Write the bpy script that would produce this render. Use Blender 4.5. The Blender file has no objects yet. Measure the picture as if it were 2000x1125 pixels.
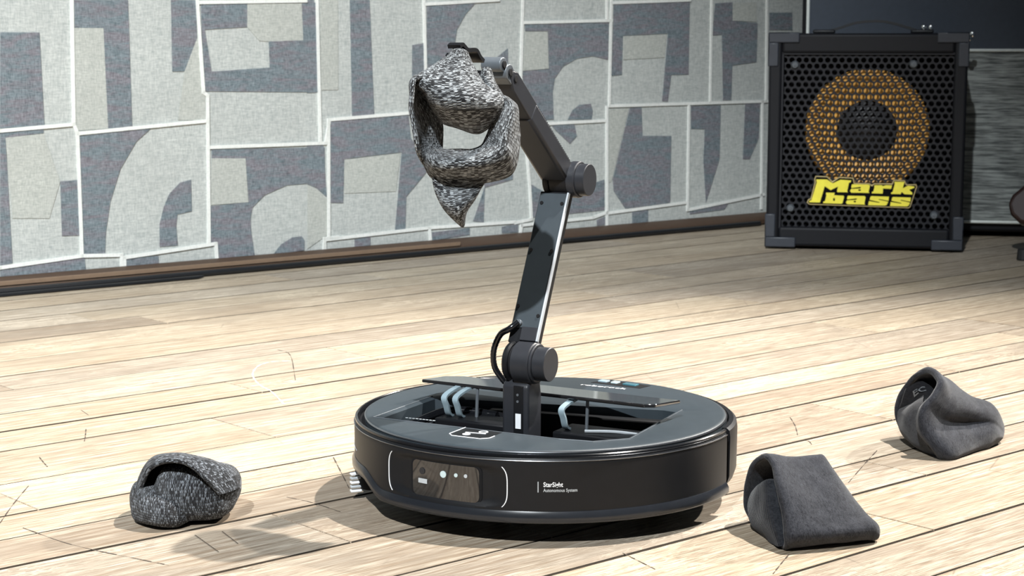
import bpy, bmesh, math, random
from mathutils import Vector, Matrix, noise

random.seed(7)
SC = bpy.context.scene
COL = SC.collection
R = math.radians

# ------------------------------------------------------------------ camera, world, lights, exposure
cd = bpy.data.cameras.new('camera')
cam = bpy.data.objects.new('camera', cd)
COL.objects.link(cam)
cam.location = (0, 0, 0.42)
cam.rotation_euler = (R(90 - 7.852), 0, 0)
cd.sensor_width = 36.0
cd.lens = 63.0                      # 3500 px on a 2000 px wide frame
cd.clip_start = 0.05
cd.dof.use_dof = True
cd.dof.focus_distance = 1.58
cd.dof.aperture_fstop = 26
SC.camera = cam

w = bpy.data.worlds.new('world')
SC.world = w
w.use_nodes = True
w.node_tree.nodes['Background'].inputs[0].default_value = (0.62, 0.78, 1.0, 1)
w.node_tree.nodes['Background'].inputs[1].default_value = 0.05


def spot(name, loc, target, watts, angle, blend, radius, color):
    d = bpy.data.lights.new(name, 'SPOT')
    d.energy = watts
    d.spot_size = R(angle)
    d.spot_blend = blend
    d.shadow_soft_size = radius
    d.color = color
    o = bpy.data.objects.new(name, d)
    COL.objects.link(o)
    o.location = loc
    o.rotation_euler = (Vector(target) - Vector(loc)).to_track_quat('-Z', 'Y').to_euler()
    return o


spot('stage_spot_key', (1.63, 1.60, 3.68), (-0.02, 1.50, 0), 1130, 47, 0.8, 0.035, (1.0, 0.955, 0.90))
spot('stage_spot_front', (-0.90, -2.10, 3.8), (-0.62, 2.65, 0.15), 2100, 34, 0.95, 0.05, (0.92, 0.97, 1.0))
spot('stage_spot_rear', (3.2, 4.2, 2.6), (0.10, 1.5, 0), 900, 36, 0.6, 0.05, (1.0, 0.95, 0.88))

vs = SC.view_settings
vs.view_transform = 'Standard'
vs.look = 'None'
vs.gamma = 1.0
vs.use_curve_mapping = False
vs.exposure = 0.3
SC.display_settings.display_device = 'sRGB'


# ------------------------------------------------------------------ node helpers and materials
class NT:
    def __init__(s, name):
        s.m = bpy.data.materials.new(name)
        s.m.use_nodes = True
        s.t = s.m.node_tree
        s.b = s.t.nodes['Principled BSDF']

    def n(s, typ, **kw):
        nd = s.t.nodes.new(typ)
        for k, v in kw.items():
            if k.startswith('i_'):
                key = k[2:].replace('_', ' ')
                nd.inputs[int(key) if key.isdigit() else key].default_value = v
            else:
                setattr(nd, k, v)
        return nd

    def l(s, a, b):
        s.t.links.new(a, b)

    def math(s, op, a, b=None, c=None):
        nd = s.t.nodes.new('ShaderNodeMath')
        nd.operation = op
        for i, v in enumerate((a, b, c)):
            if v is None:
                continue
            if isinstance(v, (int, float)):
                nd.inputs[i].default_value = v
            else:
                s.l(v, nd.inputs[i])
        return nd.outputs[0]

    def mapping(s, src, scale=(1, 1, 1), loc=(0, 0, 0)):
        nd = s.t.nodes.new('ShaderNodeMapping')
        nd.inputs['Scale'].default_value = scale
        nd.inputs['Location'].default_value = loc
        s.l(src, nd.inputs['Vector'])
        return nd.outputs[0]

    def noise(s, vec, scale, detail=3, rough=0.55, dist=0.0):
        nd = s.t.nodes.new('ShaderNodeTexNoise')
        nd.inputs['Scale'].default_value = scale
        nd.inputs['Detail'].default_value = detail
        nd.inputs['Roughness'].default_value = rough
        nd.inputs['Distortion'].default_value = dist
        if vec is not None:
            s.l(vec, nd.inputs['Vector'])
        return nd.outputs['Fac']

    def ramp(s, fac, stops):
        nd = s.t.nodes.new('ShaderNodeValToRGB')
        el = nd.color_ramp.elements
        while len(el) < len(stops):
            el.new(0.5)
        for e, (p, c) in zip(el, stops):
            e.position = p
            e.color = (c, c, c, 1) if isinstance(c, (int, float)) else (*c, 1)
        s.l(fac, nd.inputs[0])
        return nd.outputs[0]

    def mix(s, fac, a, b, mode='MIX'):
        nd = s.t.nodes.new('ShaderNodeMix')
        nd.data_type = 'RGBA'
        nd.blend_type = mode
        for i, v in ((0, fac), (6, a), (7, b)):
            if isinstance(v, (int, float)):
                nd.inputs[i].default_value = v
            elif isinstance(v, tuple):
                nd.inputs[i].default_value = (*v, 1)
            else:
                s.l(v, nd.inputs[i])
        return nd.outputs[2]

    def bump(s, h, strength, dist):
        nd = s.t.nodes.new('ShaderNodeBump')
        nd.inputs['Strength'].default_value = strength
        nd.inputs['Distance'].default_value = dist
        s.l(h, nd.inputs['Height'])
        s.l(nd.outputs[0], s.b.inputs['Normal'])

    def col(s, c):
        if isinstance(c, tuple):
            s.b.inputs['Base Color'].default_value = (*c, 1)
        else:
            s.l(c, s.b.inputs['Base Color'])

    def set(s, **kw):
        for k, v in kw.items():
            s.b.inputs[k.replace('_', ' ')].default_value = v


def plain(name, color, rough=0.5, metal=0.0, spec=0.5, grain=0.0, coat=0.0):
    t = NT(name)
    t.set(Roughness=rough, Metallic=metal)
    t.b.inputs['Specular IOR Level'].default_value = spec
    if coat:
        t.b.inputs['Coat Weight'].default_value = coat
        t.b.inputs['Coat Roughness'].default_value = 0.05
    tc = t.n('ShaderNodeTexCoord').outputs['Object']
    f = t.noise(tc, 90, 3)
    t.col(t.mix(f, tuple(c * 0.85 for c in color), tuple(min(1, c * 1.15) for c in color)))
    if grain:
        t.bump(t.noise(tc, 2600, 2), 0.25, grain)
    return t.m


def wood_floor():
    t = NT('oak_plank')
    t.set(Roughness=0.5)
    tc = t.n('ShaderNodeTexCoord').outputs['Object']
    oi = t.n('ShaderNodeObjectInfo')
    off = t.n('ShaderNodeCombineXYZ')
    t.l(t.math('MULTIPLY', oi.outputs['Random'], 37.0), off.inputs[0])
    t.l(t.math('MULTIPLY', oi.outputs['Random'], 91.0), off.inputs[1])
    add = t.n('ShaderNodeVectorMath', operation='ADD')
    t.l(tc, add.inputs[0])
    t.l(off.outputs[0], add.inputs[1])
    v = add.outputs[0]
    grain = t.noise(t.mapping(v, (5, 150, 30)), 1.0, 5, 0.62, 0.6)
    fine = t.noise(t.mapping(v, (26, 900, 60)), 1.0, 4, 0.6)
    cath = t.n('ShaderNodeTexWave', wave_type='BANDS', bands_direction='Y', i_Scale=11.0, i_Distortion=7.0,
               i_Detail=3.0, i_Detail_Scale=0.7)
    t.l(t.mapping(v, (0.55, 2.2, 1)), cath.inputs['Vector'])
    fleck = t.noise(t.mapping(v, (60, 200, 60)), 1.0, 2, 0.5, 1.6)
    patch = t.noise(t.mapping(v, (3.0, 9, 3)), 1.0, 3)
    base = t.ramp(grain, [(0.30, (0.27, 0.215, 0.155)), (0.45, (0.43, 0.365, 0.285)), (0.60, (0.57, 0.505, 0.41))])
    base = t.mix(t.ramp(fine, [(0.40, 0.9), (0.56, 0.0)]), base, (0.21, 0.16, 0.11))
    base = t.mix(t.math('MULTIPLY', t.ramp(cath.outputs['Fac'], [(0.0, 0.62), (0.30, 0.0)]), t.ramp(patch, [(0.42, 0.0), (0.58, 1.0)])), base, (0.26, 0.19, 0.125))
    base = t.mix(t.math('MULTIPLY', t.ramp(fleck, [(0.54, 0.0), (0.64, 0.6)]), t.ramp(patch, [(0.36, 1.0), (0.5, 0.0)])),
                 base, (0.68, 0.60, 0.48))
    blot = t.noise(t.mapping(v, (5, 12, 5)), 1.0, 4, 0.6)
    base = t.mix(t.ramp(blot, [(0.36, 0.55), (0.5, 0.0)]), base, (0.27, 0.225, 0.175))
    base = t.mix(1.0, base, oi.outputs['Color'], 'MULTIPLY')
    # scratches
    sv = t.n('ShaderNodeTexVoronoi', feature='DISTANCE_TO_EDGE', i_Scale=5.0)
    t.l(t.mapping(v, (1, 1.4, 1)), sv.inputs['Vector'])
    sc = t.math('MULTIPLY', t.ramp(sv.outputs['Distance'], [(0.0, 1.0), (0.006, 0.0)]),
                t.ramp(t.noise(v, 7, 2), [(0.55, 0.0), (0.62, 0.55)]))
    base = t.mix(sc, base, (0.09, 0.07, 0.05))
    t.col(base)
    t.l(t.ramp(grain, [(0.2, 0.62), (0.8, 0.42)]), t.b.inputs['Roughness'])
    t.bump(t.math('ADD', fine, t.math('MULTIPLY', grain, 0.6)), 0.35, 0.0009)
    return t.m


def wall_fabric(name, warp, weft, tint=0.0):
    t = NT(name)
    t.set(Roughness=0.9)
    t.b.inputs['Specular IOR Level'].default_value = 0.15
    tc = t.n('ShaderNodeTexCoord').outputs['Object']
    a = t.noise(t.mapping(tc, (560, 400, 90)), 1.0, 3, 0.65)
    b = t.noise(t.mapping(tc, (80, 400, 560)), 1.0, 3, 0.65)
    cloud = t.noise(t.mapping(tc, (9, 9, 7)), 1.0, 3)
    f = t.math('ADD', t.math('MULTIPLY', a, 0.5), t.math('MULTIPLY', b, 0.5))
    c = t.ramp(f, [(0.36, warp), (0.64, weft)])
    slub = t.ramp(t.noise(t.mapping(tc, (34, 400, 900)), 1.0, 2), [(0.68, 0.0), (0.76, 0.5)])
    c = t.mix(slub, c, tuple(min(1, x * 1.5) for x in weft))
    c = t.mix(t.ramp(cloud, [(0.3, 0.22), (0.6, 0.0)]), c, tuple(x * 0.6 for x in weft))
    if tint:
        hue = t.noise(t.mapping(tc, (12, 12, 60)), 1.0, 3, 0.6, 1.0)
        cc = t.ramp(hue, [(0.40, (0.12, 0.22, 0.24)), (0.5, (0.17, 0.18, 0.20)), (0.60, (0.26, 0.16, 0.19))])
        c = t.mix(tint, c, cc)
    t.col(c)
    t.bump(f, 0.4, 0.0008)
    return t.m


def knit(name, dark, light, sw=0.0030, sh=0.0021, bias=0.5, bumpd=0.0011):
    """melange stocking stitch: slanted V legs in columns, every leg its own yarn tone (needs UV in metres)"""
    t = NT(name)
    t.set(Roughness=0.85)
    t.b.inputs['Specular IOR Level'].default_value = 0.2
    t.b.inputs['Sheen Weight'].default_value = 0.15
    uv = t.n('ShaderNodeUVMap', uv_map='uv').outputs[0]
    wob = t.n('ShaderNodeTexNoise', i_Scale=160.0, i_Detail=1.0)
    t.l(uv, wob.inputs['Vector'])
    wv = t.n('ShaderNodeVectorMath', operation='MULTIPLY_ADD')
    t.l(wob.outputs['Color'], wv.inputs[0])
    wv.inputs[1].default_value = (0.0016, 0.0016, 0)
    t.l(uv, wv.inputs[2])
    sp = t.n('ShaderNodeSeparateXYZ')
    t.l(wv.outputs[0], sp.inputs[0])
    u = t.math('DIVIDE', sp.outputs[1], sw)
    col2 = t.math('MULTIPLY', u, 2.0)
    half = t.math('FLOOR', col2)
    fx = t.math('FRACT', u)
    slant = t.math('ABSOLUTE', t.math('SUBTRACT', fx, 0.5))
    vv = t.math('ADD', t.math('DIVIDE', sp.outputs[0], sh), t.math('MULTIPLY', slant, 0.9))
    row = t.math('FLOOR', vv)
    fy = t.math('FRACT', vv)
    cmb = t.n('ShaderNodeCombineXYZ')
    t.l(half, cmb.inputs[0])
    t.l(row, cmb.inputs[1])
    wn = t.n('ShaderNodeTexWhiteNoise', noise_dimensions='2D')
    t.l(cmb.outputs[0], wn.inputs['Vector'])
    fib = t.noise(t.mapping(uv, (900, 2600, 1)), 1.0, 2)
    tone = t.math('ADD', t.math('MULTIPLY', wn.outputs['Value'], 0.72), t.math('MULTIPLY', fib, 0.42))
    c = t.ramp(tone, [(bias - 0.16, dark), (bias + 0.02, tuple((a + b) * 0.33 for a, b in zip(dark, light))), (bias + 0.34, light)])
    fxh = t.math('FRACT', col2)
    ex = t.math('MULTIPLY', fxh, t.math('SUBTRACT', 1.0, fxh))
    ey = t.math('MULTIPLY', fy, t.math('SUBTRACT', 1.0, fy))
    prof = t.math('MULTIPLY', t.math('MULTIPLY', ex, ey), 16.0)
    c = t.mix(t.ramp(prof, [(0.02, 0.85), (0.30, 0.0)]), c, tuple(x * 0.35 for x in dark))
    t.col(c)
    t.bump(t.math('POWER', prof, 0.5), 0.9, bumpd)
    return t.m


def fleece(name, c0, c1, rib=False):
    t = NT(name)
    t.set(Roughness=0.9)
    t.b.inputs['Specular IOR Level'].default_value = 0.15
    t.b.inputs['Sheen Weight'].default_value = 0.25
    t.b.inputs['Sheen Roughness'].default_value = 0.4
    uv = t.n('ShaderNodeUVMap', uv_map='uv').outputs[0]
    f = t.noise(t.mapping(uv, (420, 700, 1)), 1.0, 5, 0.75, 1.2)
    g = t.noise(t.mapping(uv, (120, 120, 1)), 1.0, 2)
    t.col(t.ramp(t.math('ADD', t.math('MULTIPLY', f, 0.75), t.math('MULTIPLY', g, 0.25)), [(0.40, c0), (0.62, c1)]))
    h = f
    if rib:
        wv = t.n('ShaderNodeTexWave', wave_type='BANDS', bands_direction='X', i_Scale=150.0, i_Distortion=0.6)
        t.l(uv, wv.inputs['Vector'])
        h = t.math('ADD', t.math('MULTIPLY', wv.outputs['Fac'], 0.7), t.math('MULTIPLY', f, 0.5))
    t.bump(h, 0.6, 0.0006)
    return t.m


M = {}
M['wood'] = wood_floor()
M['grime'] = plain('grimy_plank_edge', (0.030, 0.024, 0.018), 0.9, spec=0.1)
M['subfloor'] = plain('dark_gap', (0.012, 0.010, 0.008), 0.9, spec=0.1)
M['trim'] = plain('dark_trim_wood', (0.075, 0.046, 0.030), 0.5)
M['trim_light'] = plain('bare_trim_wood', (0.22, 0.15, 0.10), 0.55)
M['rubber'] = plain('black_rubber', (0.012, 0.013, 0.015), 0.45)
M['fab_light'] = wall_fabric('light_grey_weave', (0.36, 0.39, 0.38), (0.63, 0.65, 0.62))
M['fab_beige'] = wall_fabric('beige_weave', (0.35, 0.37, 0.345), (0.60, 0.615, 0.57))
M['fab_dark'] = wall_fabric('slate_weave', (0.080, 0.093, 0.106), (0.32, 0.35, 0.38), 0.22)
M['fab_white'] = wall_fabric('white_braid', (0.72, 0.74, 0.71), (0.93, 0.94, 0.90))
M['plaster'] = plain('dark_plaster', (0.02, 0.022, 0.026), 0.9)
M['shell'] = plain('graphite_plastic', (0.0085, 0.009, 0.0105), 0.45, spec=0.22, grain=0.00006)
M['lid'] = plain('satin_black_plastic', (0.028, 0.038, 0.046), 0.45, grain=0.00006)
M['edge'] = plain('polished_black_plastic', (0.006, 0.0065, 0.008), 0.14)
M['band'] = plain('grey_plastic_band', (0.014, 0.016, 0.020), 0.25, spec=0.45)
M['under'] = plain('matte_black_plastic', (0.006, 0.006, 0.007), 0.8, spec=0.2)
M['gloss'] = plain('tinted_gloss', (0.012, 0.012, 0.013), 0.05, coat=1.0)
M['arm'] = plain('charcoal_plastic', (0.021, 0.0225, 0.027), 0.42, spec=0.3, grain=0.00006)
M['arm_dark'] = plain('black_arm_plastic', (0.006, 0.0065, 0.008), 0.42, spec=0.25)
M['arm_side'] = plain('edge_highlight_pale', (0.42, 0.45, 0.48), 0.35)
M['grey_metal'] = plain('grey_cast_metal', (0.12, 0.135, 0.15), 0.34, metal=0.3)
M['bracket'] = plain('pale_blue_grey_plastic', (0.26, 0.34, 0.38), 0.35)
M['white'] = plain('white_print', (0.80, 0.82, 0.84), 0.5)
M['soft_white'] = plain('grey_print', (0.42, 0.45, 0.47), 0.5)
M['faint'] = plain('faint_print', (0.13, 0.14, 0.15), 0.6)
M['bead'] = plain('highlight_line_metal', (0.25, 0.26, 0.28), 0.22, metal=0.9)
M['scuff_dark'] = plain('dark_scuff', (0.07, 0.055, 0.045), 0.8, spec=0.2)
M['scuff_pale'] = plain('pale_scuff', (0.80, 0.76, 0.68), 0.8, spec=0.2)
M['lens'] = plain('pale_lens', (0.50, 0.62, 0.64), 0.15, coat=1.0)
M['teal'] = plain('teal_lens', (0.06, 0.17, 0.21), 0.1, coat=1.0)
M['copper'] = plain('red_wire', (0.45, 0.07, 0.05), 0.35)
M['tolex'] = plain('black_vinyl', (0.0065, 0.007, 0.0095), 0.55, spec=0.25, grain=0.0003)
M['corner'] = plain('grey_corner_plastic', (0.030, 0.035, 0.046), 0.4)
M['grille'] = plain('black_painted_steel', (0.010, 0.011, 0.015), 0.42, spec=0.35)
M['baffle'] = plain('black_baffle', (0.004, 0.004, 0.005), 0.9, spec=0.1)
M['cone'] = plain('orange_speaker_cone', (0.95, 0.47, 0.10), 0.5)
M['dust'] = plain('black_dust_cap', (0.010, 0.010, 0.012), 0.5)
M['yellow'] = plain('yellow_letters', (0.95, 0.80, 0.07), 0.4)
M['gold'] = plain('gold_rim', (0.52, 0.42, 0.20), 0.35, metal=0.5)
M['chrome'] = plain('bright_chrome', (0.75, 0.76, 0.74), 0.15, metal=1.0)
M['cab_panel'] = plain('navy_vinyl', (0.040, 0.053, 0.075), 0.6, grain=0.0003)
M['piping'] = plain('white_piping', (0.80, 0.84, 0.80), 0.4)
M['mahogany'] = plain('dark_red_lacquer', (0.022, 0.007, 0.006), 0.35, coat=0.15)
M['knit_pale'] = knit('black_white_melange_knit', (0.006, 0.007, 0.009), (0.40, 0.43, 0.45), 0.0019, 0.0026, bias=0.59)  # black and white yarn, paler mix than the balled sock
M['knit_dark'] = knit('dark_melange_knit', (0.005, 0.0055, 0.008), (0.30, 0.33, 0.37), 0.0017, 0.0022, bias=0.70)
M['fleece'] = fleece('charcoal_fleece', (0.011, 0.012, 0.016), (0.044, 0.047, 0.056))
M['fleece_rib'] = fleece('charcoal_ribbed_fleece', (0.012, 0.0135, 0.017), (0.038, 0.041, 0.049), True)
M['fleece_dark'] = fleece('black_fleece', (0.006, 0.006, 0.008), (0.016, 0.017, 0.020))


def grille_cloth():
    t = NT('silver_grille_cloth')
    t.set(Roughness=0.75)
    tc = t.n('ShaderNodeTexCoord').outputs['Object']
    a = t.noise(t.mapping(tc, (18, 300, 260)), 1.0, 3, 0.6)
    b = t.noise(t.mapping(tc, (14, 14, 14)), 1.0, 3)
    c = t.ramp(a, [(0.36, (0.10, 0.112, 0.11)), (0.62, (0.42, 0.45, 0.43))])
    t.col(t.mix(t.ramp(b, [(0.35, 0.35), (0.55, 0.0)]), c, (0.07, 0.075, 0.07)))
    t.bump(a, 0.5, 0.001)
    return t.m


M['cloth'] = grille_cloth()


# ------------------------------------------------------------------ mesh helpers
def rotm(ax, deg):
    return Matrix.Rotation(R(deg), 4, ax)


class MB:
    """collects shapes into one mesh"""

    def __init__(s, mat4=None):
        s.v, s.f, s.uv = [], [], {}
        s.M = mat4

    def add(s, vs, fs):
        k = len(s.v)
        s.v += [tuple(s.M @ Vector(p)) if s.M else tuple(p) for p in vs]
        s.f += [tuple(i + k for i in f) for f in fs]
        return k

    def box(s, c, d, rot=None):
        x, y, z = (q / 2 for q in d)
        p = [Vector(q) for q in ((-x, -y, -z), (x, -y, -z), (x, y, -z), (-x, y, -z), (-x, -y, z), (x, -y, z), (x, y, z), (-x, y, z))]
        if rot:
            p = [rot @ q for q in p]
        s.add([q + Vector(c) for q in p], [(0, 3, 2, 1), (4, 5, 6, 7), (0, 1, 5, 4), (1, 2, 6, 5), (2, 3, 7, 6), (3, 0, 4, 7)])
        return s

    def prism(s, poly, a, b, fn):
        """extrude a flat polygon between offsets a and b; fn(x, y, off) -> point"""
        ar = sum(poly[i][0] * poly[(i + 1) % len(poly)][1] - poly[(i + 1) % len(poly)][0] * poly[i][1] for i in range(len(poly)))
        if ar < 0:
            poly = poly[::-1]
        n = len(poly)
        s.add([fn(x, y, a) for x, y in poly] + [fn(x, y, b) for x, y in poly],
              [tuple(range(n))[::-1], tuple(range(n, 2 * n))] + [(i, (i + 1) % n, n + (i + 1) % n, n + i) for i in range(n)])
        return s

    def lathe(s, prof, p=(0, 0, 0), axis='z', n=32, a0=0.0, a1=360.0, cap=False):
        """prof: (radius, along) pairs turned about an axis; a0/a1 measured from -Y towards +X for z"""
        full = abs(a1 - a0) >= 359.9
        m = n if full else n + 1
        vs = []
        for j in range(m):
            a = R(a0 + (a1 - a0) * j / n)
            for r, h in prof:
                q = {'z': (r * math.sin(a), -r * math.cos(a), h), 'x': (h, r * math.cos(a), r * math.sin(a)),
                     'y': (r * math.sin(a), h, r * math.cos(a))}[axis]
                vs.append((p[0] + q[0], p[1] + q[1], p[2] + q[2]))
        k = len(prof)
        fs = []
        for j in range(n):
            b0, b1 = j * k, ((j + 1) % m) * k
            for i in range(k - 1):
                fs.append((b0 + i, b1 + i, b1 + i + 1, b0 + i + 1))
        if cap:
            fs.append(tuple(j * k for j in range(m))[::-1])
            fs.append(tuple(j * k + k - 1 for j in range(m)))
        if not full:
            fs.append(tuple(range(k)))
            fs.append(tuple(range((m - 1) * k, m * k))[::-1])
        s.add(vs, fs)
        return s

    def cyl(s, p0, p1, r0, r1=None, n=20):
        r1 = r0 if r1 is None else r1
        p0, p1 = Vector(p0), Vector(p1)
        q = (p1 - p0).to_track_quat('Z', 'Y').to_matrix()
        vs = []
        for p, r in ((p0, r0), (p1, r1)):
            vs += [p + q @ Vector((r * math.cos(2 * math.pi * i / n), r * math.sin(2 * math.pi * i / n), 0)) for i in range(n)]
        s.add(vs, [(i, (i + 1) % n, n + (i + 1) % n, n + i) for i in range(n)] + [tuple(range(n))[::-1], tuple(range(n, 2 * n))])
        return s

    def tube(s, path, r, n=10, ridges=0.0, sub=6):
        P = smooth_path([Vector(p) for p in path], sub)
        vs, prev = [], None
        for i, p in enumerate(P):
            d = (P[min(i + 1, len(P) - 1)] - P[max(i - 1, 0)]).normalized()
            x = d.orthogonal().normalized() if prev is None else (prev - d * prev.dot(d)).normalized()
            prev = x
            y = d.cross(x)
            rr = r * (1 + (ridges if i % 2 else 0))
            vs += [p + (x * math.cos(2 * math.pi * k / n) + y * math.sin(2 * math.pi * k / n)) * rr for k in range(n)]
        L = len(P)
        fs = [(i * n + k, i * n + (k + 1) % n, (i + 1) * n + (k + 1) % n, (i + 1) * n + k) for i in range(L - 1) for k in range(n)]
        fs += [tuple(range(n))[::-1], tuple(range((L - 1) * n, L * n))]
        s.add(vs, fs)
        return s

    def strip(s, path, half, thick, wdir):
        """flat bar along a path: half width along wdir, thickness across"""
        P = [Vector(p) for p in path]
        wd = Vector(wdir).normalized()
        vs = []
        for i, p in enumerate(P):
            d = (P[min(i + 1, len(P) - 1)] - P[max(i - 1, 0)]).normalized()
            nn = d.cross(wd).normalized() * thick / 2
            vs += [p - wd * half - nn, p + wd * half - nn, p + wd * half + nn, p - wd * half + nn]
        fs = [(4 * i + k, 4 * i + (k + 1) % 4, 4 * i + 4 + (k + 1) % 4, 4 * i + 4 + k) for i in range(len(P) - 1) for k in range(4)]
        fs += [(3, 2, 1, 0), tuple(4 * (len(P) - 1) + k for k in range(4))]
        s.add(vs, fs)
        return s

    def surf(s, rows, closed_v=False, nu=40, nv=48, cap0=False, cap1=False, wrinkle=0.0, seed=0, shell=0.0, along='row', swap=False):
        """smooth surface through a grid of control points; keeps UVs in metres"""
        rows = [[Vector(p) for p in r] for r in rows]
        cols = [catmull(r, nv, closed_v) for r in rows]
        g = list(zip(*[catmull([cols[i][j] for i in range(len(rows))], nu, False) for j in range(len(cols[0]))]))
        nr, nc = len(g), len(g[0])
        g = [list(r) for r in g]
        if wrinkle:
            for i in range(nr):
                for j in range(nc):
                    p = g[i][j]
                    q = p * 55 + Vector((seed, 0, seed * 2))
                    g[i][j] = p + Vector((noise.noise(q), noise.noise(q + Vector((9, 3, 1))), noise.noise(q + Vector((2, 7, 5))))) * wrinkle
        if shell:
            # two layers of cloth joined by a rounded lip
            N = []
            for i in range(nr):
                row = []
                for j in range(nc):
                    a = g[min(i + 1, nr - 1)][j] - g[max(i - 1, 0)][j]
                    if closed_v:
                        b = g[i][(j + 1) % nc] - g[i][j - 1]
                    else:
                        b = g[i][min(j + 1, nc - 1)] - g[i][max(j - 1, 0)]
                    c = a.cross(b)
                    row.append(c.normalized() if c.length > 1e-12 else Vector((0, 0, 1)))
                N.append(row)
            h = shell / 2
            if along == 'col':
                T = lambda q: [list(x) for x in zip(*q)]
                g, N = T(g), T(N)
            m, k = len(g), len(g[0])

            def lip(i0, i1, s0):
                out = []
                for t in (150, 120, 90, 60, 30) if s0 < 0 else (30, 60, 90, 120, 150):
                    r = []
                    for j in range(k):
                        d = (g[i0][j] - g[i1][j])
                        d = d.normalized() if d.length > 1e-9 else Vector((0, 0, 1))
                        r.append(g[i0][j] + N[i0][j] * h * math.cos(R(t)) + d * h * math.sin(R(t)))
                    out.append(r)
                return out
            inner = [[g[i][j] - N[i][j] * h for j in range(k)] for i in range(m)]
            outer = [[g[i][j] + N[i][j] * h for j in range(k)] for i in range(m)]
            g2 = inner[::-1] + lip(0, 1, -1) + outer
            if along == 'col':
                g2 = g2 + lip(m - 1, m - 2, 1) + [inner[-1]]
                g = [list(x) for x in zip(*g2)]
            else:
                g = g2
            nr, nc = len(g), len(g[0])
        du = [0.0]
        for j in range(1, nc):
            du.append(du[-1] + sum((g[i][j] - g[i][j - 1]).length for i in range(0, nr, 4)) / len(range(0, nr, 4)))
        if closed_v:
            du.append(du[-1] + sum((g[i][0] - g[i][-1]).length for i in range(0, nr, 4)) / len(range(0, nr, 4)))
        dv = [0.0]
        for i in range(1, nr):
            dv.append(dv[-1] + sum((g[i][j] - g[i - 1][j]).length for j in range(0, nc, 4)) / len(range(0, nc, 4)))
        fs, uvs = [], []
        mc = nc if closed_v else nc - 1
        for i in range(nr - 1):
            for j in range(mc):
                fs.append((i * nc + j, i * nc + (j + 1) % nc, (i + 1) * nc + (j + 1) % nc, (i + 1) * nc + j))
                uvs.append(((du[j], dv[i]), (du[j + 1], dv[i]), (du[j + 1], dv[i + 1]), (du[j], dv[i + 1])))
        for flag, i in ((cap0, 0), (cap1, nr - 1)):
            if flag:
                ix = tuple(i * nc + j for j in range(nc))
                fs.append(ix if i else ix[::-1])
                uvs.append(tuple((0.0, dv[i]) for _ in ix))
        k0 = len(s.f)
        s.add([p for r in g for p in r], fs)
        for q, u in enumerate(uvs):
            s.uv[k0 + q] = tuple((b, a) for a, b in u) if swap else u
        return s


def cat1(a, b, c, d, t):
    return ((b * 2) + (c - a) * t + (a * 2 - b * 5 + c * 4 - d) * t * t + (b * 3 - a - c * 3 + d) * t ** 3) * 0.5


def catmull(p, n, closed):
    m = len(p)
    out = []
    for i in range(n):
        x = i / n * m if closed else i / (n - 1) * (m - 1)
        k = min(int(x), m - 1 if closed else m - 2)
        t = x - k
        if closed:
            q = [p[(k + d) % m] for d in (-1, 0, 1, 2)]
        else:
            q = [p[max(k - 1, 0)] if k > 0 else p[0] * 2 - p[1], p[k], p[k + 1], p[k + 2] if k + 2 < m else p[-1] * 2 - p[-2]]
        out.append(cat1(*q, t))
    return out


def smooth_path(P, sub):
    if len(P) < 3:
        return P
    return catmull(P, (len(P) - 1) * sub + 1, False)


def mesh_of(name, mb, mats):
    me = bpy.data.meshes.new(name)
    me.from_pydata(mb.v, [], mb.f)
    for m in (mats if isinstance(mats, (list, tuple)) else [mats]):
        me.materials.append(m)
    if mb.uv:
        lay = me.uv_layers.new(name='uv')
        for p in me.polygons:
            u = mb.uv.get(p.index)
            if u:
                for li, c in zip(p.loop_indices, u):
                    lay.data[li].uv = c
    me.update()
    return me


def mk(name, mb, mat, parent=None, loc=None, bevel=0.0, smooth=False, kind=None, label=None, cat=None, group=None,
       solid=0.0, seg=2, rz=None, fix=True):
    me = mesh_of(name, mb, mat)
    if fix:
        bm = bmesh.new()
        bm.from_mesh(me)
        bmesh.ops.recalc_face_normals(bm, faces=bm.faces)
        bm.to_mesh(me)
        bm.free()
    o = bpy.data.objects.new(name, me)
    COL.objects.link(o)
    if parent:
        o.parent = parent
    if loc:
        o.location = loc
    if rz is not None:
        o.rotation_euler = (0, 0, rz)
    if solid:
        md = o.modifiers.new('thickness', 'SOLIDIFY')
        md.thickness = solid
        md.offset = 0
    if bevel:
        md = o.modifiers.new('bevel', 'BEVEL')
        md.width = bevel
        md.segments = seg
        md.limit_method = 'ANGLE'
        md.angle_limit = R(35)
    if smooth or bevel:
        if smooth == 'all':
            me.shade_smooth()
        else:
            me.shade_smooth()
            me.set_sharp_from_angle(angle=R(38))
    tag(o, label, cat, group, kind)
    return o


def tag(o, label=None, cat=None, group=None, kind=None):
    for k, v in (('label', label), ('category', cat), ('group', group), ('kind', kind)):
        if v:
            o[k] = v
    return o


def thing(name, loc, rz, label, cat, group=None):
    o = bpy.data.objects.new(name, None)
    o.empty_display_size = 0.05
    COL.objects.link(o)
    o.location = loc
    o.rotation_euler = (0, 0, rz)
    return tag(o, label, cat, group)


def text_mesh(body, size, font_bold=False, spacing=1.0):
    """flat lettering outline as (verts, faces) from a text curve, lower left at the origin"""
    c = bpy.data.curves.new('lettering', 'FONT')
    c.body = body
    c.size = size
    c.resolution_u = 3
    c.space_character = spacing
    if font_bold:
        c.offset = size * 0.018
    o = bpy.data.objects.new('lettering', c)
    COL.objects.link(o)
    dg = bpy.context.evaluated_depsgraph_get()
    me = bpy.data.meshes.new_from_object(o.evaluated_get(dg))
    vs = [tuple(v.co) for v in me.vertices]
    fs = [tuple(p.vertices) for p in me.polygons]
    bpy.data.objects.remove(o)
    bpy.data.curves.remove(c)
    bpy.data.meshes.remove(me)
    return vs, fs

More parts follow.
